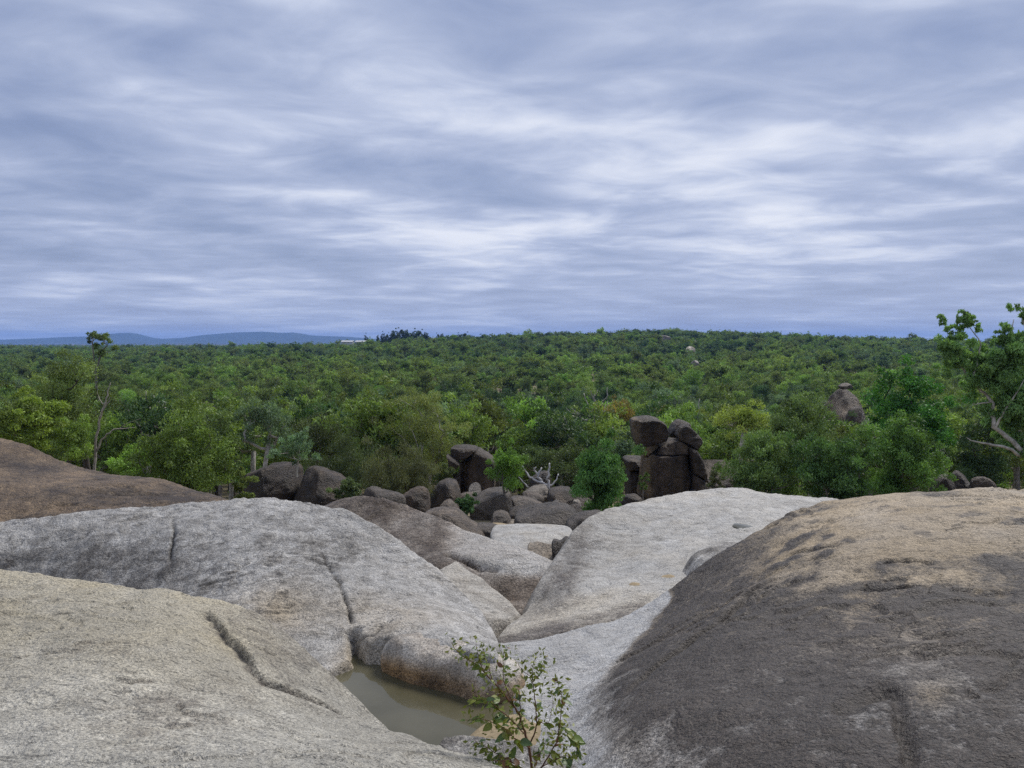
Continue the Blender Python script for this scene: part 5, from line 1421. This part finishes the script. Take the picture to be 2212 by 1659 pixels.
# ------------------------------------------------------------------ sapling in the foreground
def plant():
    def q(x, y, d=0.0):
        return np.array(P(914.9 + 0.18382 * x, 1355.4 + 0.18382 * y, 4.55 + d))
    base = q(1280, 1760); base[2] -= 0.02
    root = bpy.data.objects.new('sapling', None); COL.objects.link(root); root.location = tuple(base)
    thing(root, 'leafy green sapling with reddish stems growing from the cleft in front', 'sapling')
    stems = [
        ([(1280, 1760, 0), (1250, 1420, 0), (1190, 1250, .02), (1140, 1050, .03), (1060, 920, .03), (930, 770, .05), (820, 650, .05), (700, 500, .07), (600, 430, .08), (470, 340, .08), (380, 270, .1), (330, 180, .1)], .011, .002, 56, .9),
        ([(1250, 1360, 0), (1320, 1230, -.05), (1330, 1050, -.06), (1310, 850, -.06), (1290, 680, -.06), (1270, 590, -.06), (1290, 400, -.05), (1350, 330, -.05)], .006, .0012, 34, .8),
        ([(1300, 1740, -.05), (1390, 1640, -.1), (1500, 1470, -.12), (1570, 1340, -.14), (1600, 1150, -.15), (1620, 950, -.15), (1630, 800, -.15), (1600, 720, -.15), (1560, 600, -.14)], .006, .0012, 40, 1.1),
        ([(1060, 920, .03), (930, 620, -.03), (940, 450, -.04), (930, 330, -.04), (985, 200, -.05)], .004, .001, 18, .7),
        ([(700, 500, .07), (660, 400, .05), (630, 280, .04), (605, 100, .03)], .004, .001, 14, .8),
        ([(820, 650, .05), (760, 450, .1), (710, 330, .12), (690, 200, .12)], .004, .001, 14, .8),
        ([(1190, 1250, 0), (1000, 1050, -.05), (850, 930, -.08), (720, 820, -.1), (560, 880, -.12)], .005, .0015, 30, 1.25),
        ([(1250, 1420, 0), (1100, 1330, -.06), (1000, 1240, -.1), (880, 1150, -.12), (700, 1060, -.14), (500, 1090, -.15)], .005, .0015, 32, 1.35),
        ([(1270, 590, -.06), (1180, 520, -.03), (1100, 420, -.02), (1075, 370, -.02)], .003, .001, 9, .55),
        ([(1290, 640, -.06), (1380, 520, -.08), (1400, 420, -.09), (1440, 350, -.09)], .003, .001, 14, .75),
        ([(1330, 1050, -.05), (1420, 1150, -.1), (1480, 1100, -.12), (1540, 850, -.12), (1460, 700, -.12)], .003, .001, 14, .7),
        ([(1280, 1720, 0), (1000, 1560, -.1), (800, 1450, -.15), (600, 1330, -.18)], .005, .0015, 26, 1.3),
        ([(1280, 1740, 0), (1100, 1640, -.15), (900, 1560, -.2), (700, 1560, -.2)], .005, .0015, 28, 1.3),
        ([(1600, 1150, -.15), (1700, 1250, -.18), (1790, 1330, -.2), (1800, 1480, -.2)], .004, .0015, 18, 1.35),
        ([(1390, 1640, -.1), (1550, 1540, -.15), (1700, 1500, -.18), (1760, 1560, -.2)], .004, .0015, 18, 1.35),
        ([(1280, 1740, 0), (1350, 1500, .1), (1420, 1380, .12), (1480, 1250, .12)], .004, .0015, 14, 1.0),
        ([(1140, 1050, .03), (1130, 800, .1), (1120, 640, .12)], .004, .001, 12, 1.0),
    ]
    rng = np.random.RandomState(4)
    mg = simple_noise_mat('sapling_stem', (0.09, 0.045, 0.025), (0.17, 0.085, 0.05), 30)
    mats = []
    for k, (c1, c2) in enumerate([((0.085, 0.135, 0.020), (0.13, 0.18, 0.030)), ((0.13, 0.155, 0.018), (0.18, 0.20, 0.025)), ((0.075, 0.13, 0.04), (0.11, 0.165, 0.06)), ((0.14, 0.11, 0.02), (0.19, 0.14, 0.03)), ((0.12, 0.055, 0.02), (0.17, 0.08, 0.03))]):
        m, nd, lk = new_mat('sapling_leaf_%d' % k)
        tc = N(nd, 'ShaderNodeTexCoord'); nz = N(nd, 'ShaderNodeTexNoise', inp={'Scale': 18.0, 'Detail': 3}); lk.new(tc.outputs['Object'], nz.inputs['Vector'])
        c = ramp(nd, lk, nz.outputs['Fac'], [(0.35, c1), (0.65, c2)])
        b = N(nd, 'ShaderNodeBsdfPrincipled', inp={'Roughness': 0.45, 'Specular IOR Level': 0.4}); lk.new(c, b.inputs['Base Color'])
        t = N(nd, 'ShaderNodeBsdfTranslucent'); lk.new(c, t.inputs['Color'])
        ms = N(nd, 'ShaderNodeMixShader', inp={0: 0.25}); lk.new(b.outputs[0], ms.inputs[1]); lk.new(t.outputs[0], ms.inputs[2])
        lk.new(ms.outputs[0], N(nd, 'ShaderNodeOutputMaterial').inputs[0])
        mats.append(m)

    def leaf_me(width, curl, mt):
        n = 6; V = []; F = []
        for i in range(n + 1):
            t = i / n
            w = width * (math.sin(math.pi * t ** 0.75) ** 0.9) * 0.5 if 0 < t < 1 else 0.0
            z = -curl * t * t
            V += [(t, 0, z), (t, w, z + 0.25 * w), (t, -w, z + 0.25 * w)]
        for i in range(n):
            a, b = 3 * i, 3 * i + 3
            F += [(a, b, b + 1, a + 1), (a, a + 2, b + 2, b)]
        me = bpy.data.meshes.new('leaf'); me.from_pydata(V, [], F); me.update(); me.materials.append(mt)
        me.polygons.foreach_set('use_smooth', [True] * len(F))
        return me
    shapes = {}
    for k in range(5):
        shapes[k] = [leaf_me(w, c, mats[k]) for w, c in ((0.5, 0.25), (0.62, 0.1), (0.42, 0.35))]
    total = 0; small = []
    for pl, r0, r1, nl, ls in stems:
        pts_ = np.array([q(*p) for p in pl]) - base
        s = np.linspace(0, len(pts_) - 1, len(pts_) * 4)
        cc = np.stack([np.interp(s, np.arange(len(pts_)), pts_[:, k]) for k in range(3)], -1)
        for _ in range(3):
            cc[1:-1] = 0.5 * cc[1:-1] + 0.25 * (cc[:-2] + cc[2:])
        cc[1:-1] += rng.normal(size=(len(cc) - 2, 3)) * 0.0015
        link_mesh('stem', tube_mesh('stem', [(cc, np.linspace(r0, r1, len(cc)) * 0.75)], 6), mg, root)
        nl = int(nl * 0.76)
        for j in range(nl):
            if total >= 298:
                break
            t = 0.16 + 0.84 * (j + rng.rand()) / nl
            f = t * (len(cc) - 1); i0 = min(int(f), len(cc) - 2)
            p = cc[i0] + (cc[i0 + 1] - cc[i0]) * (f - i0)
            tdir = cc[i0 + 1] - cc[i0]; tdir /= np.linalg.norm(tdir)
            a = rng.rand() * 6.283
            d = np.array([math.cos(a), math.sin(a), 0]) * 0.9 + tdir * 0.5 + np.array([0, 0, rng.uniform(-0.9, 0.25)])
            d /= np.linalg.norm(d)
            up = rng.normal(size=3) * 0.45 + np.array([0, -0.35, 0.8])
            size = 0.060 * ls * rng.uniform(0.6, 1.2) * (1.0 - 0.55 * t ** 2.5)
            kind = rng.choice(5, p=[0.38, 0.34, 0.16, 0.08, 0.04])
            o = link_mesh('leaf', shapes[kind][rng.randint(3)], None, root)
            X = Vector(d); Z = Vector(up); Yv = Z.cross(X).normalized(); Z = X.cross(Yv)
            from mathutils import Matrix
            mtx = Matrix((X, Yv, Z)).transposed().to_4x4()
            o.matrix_local = Matrix.Translation(Vector(p + d * 0.006)) @ mtx @ Matrix.Scale(size, 4)
            total += 1
        # the smallest leaves and shoots along the same stem
        ns = int(nl * 3.2)
        tt = rng.uniform(0.2, 1.0, ns); ff = tt * (len(cc) - 1); ii = np.minimum(ff.astype(int), len(cc) - 2)
        small.append(cc[ii] + (cc[ii + 1] - cc[ii]) * (ff - ii)[:, None] + rng.normal(size=(ns, 3)) * 0.03)
    sp = np.concatenate(small); ns = len(sp)
    d = rng.normal(size=(ns, 3)); d /= np.linalg.norm(d, axis=1, keepdims=True)
    sd = np.cross(d, rng.normal(size=(ns, 3))); sd /= np.linalg.norm(sd, axis=1, keepdims=True)
    L = rng.uniform(0.016, 0.042, ns)[:, None]
    V = np.stack([sp, sp + d * L * 0.45 + sd * L * 0.24, sp + d * L, sp + d * L * 0.45 - sd * L * 0.24], 1).reshape(-1, 3)
    o = link_mesh('small_leaves', mesh_np('small_leaves', V, np.arange(4 * ns).reshape(ns, 4), False), mats[1], root)
    o['kind'] = 'stuff'


plant()

# ------------------------------------------------------------------ air
def haze():
    x0, x1, y0, y1, z0, z1 = -17500, 14000, -13500, 13200, -40, 125
    me = bpy.data.meshes.new('haze')
    me.from_pydata([(x0, y0, z0), (x1, y0, z0), (x1, y1, z0), (x0, y1, z0), (x0, y0, z1), (x1, y0, z1), (x1, y1, z1), (x0, y1, z1)], [],
                   [(0, 3, 2, 1), (4, 5, 6, 7), (0, 1, 5, 4), (1, 2, 6, 5), (2, 3, 7, 6), (3, 0, 4, 7)])
    m, nd, lk = new_mat('haze')
    v = N(nd, 'ShaderNodeVolumePrincipled', inp={'Color': (0.25, 0.46, 0.98, 1), 'Density': 0.95e-4, 'Anisotropy': 0.0})
    lk.new(v.outputs[0], N(nd, 'ShaderNodeOutputMaterial').inputs['Volume'])
    o = link_mesh('haze', me, m)
    o['kind'] = 'stuff'; o['label'] = 'bluish haze in the air over the valley and hills'


haze()
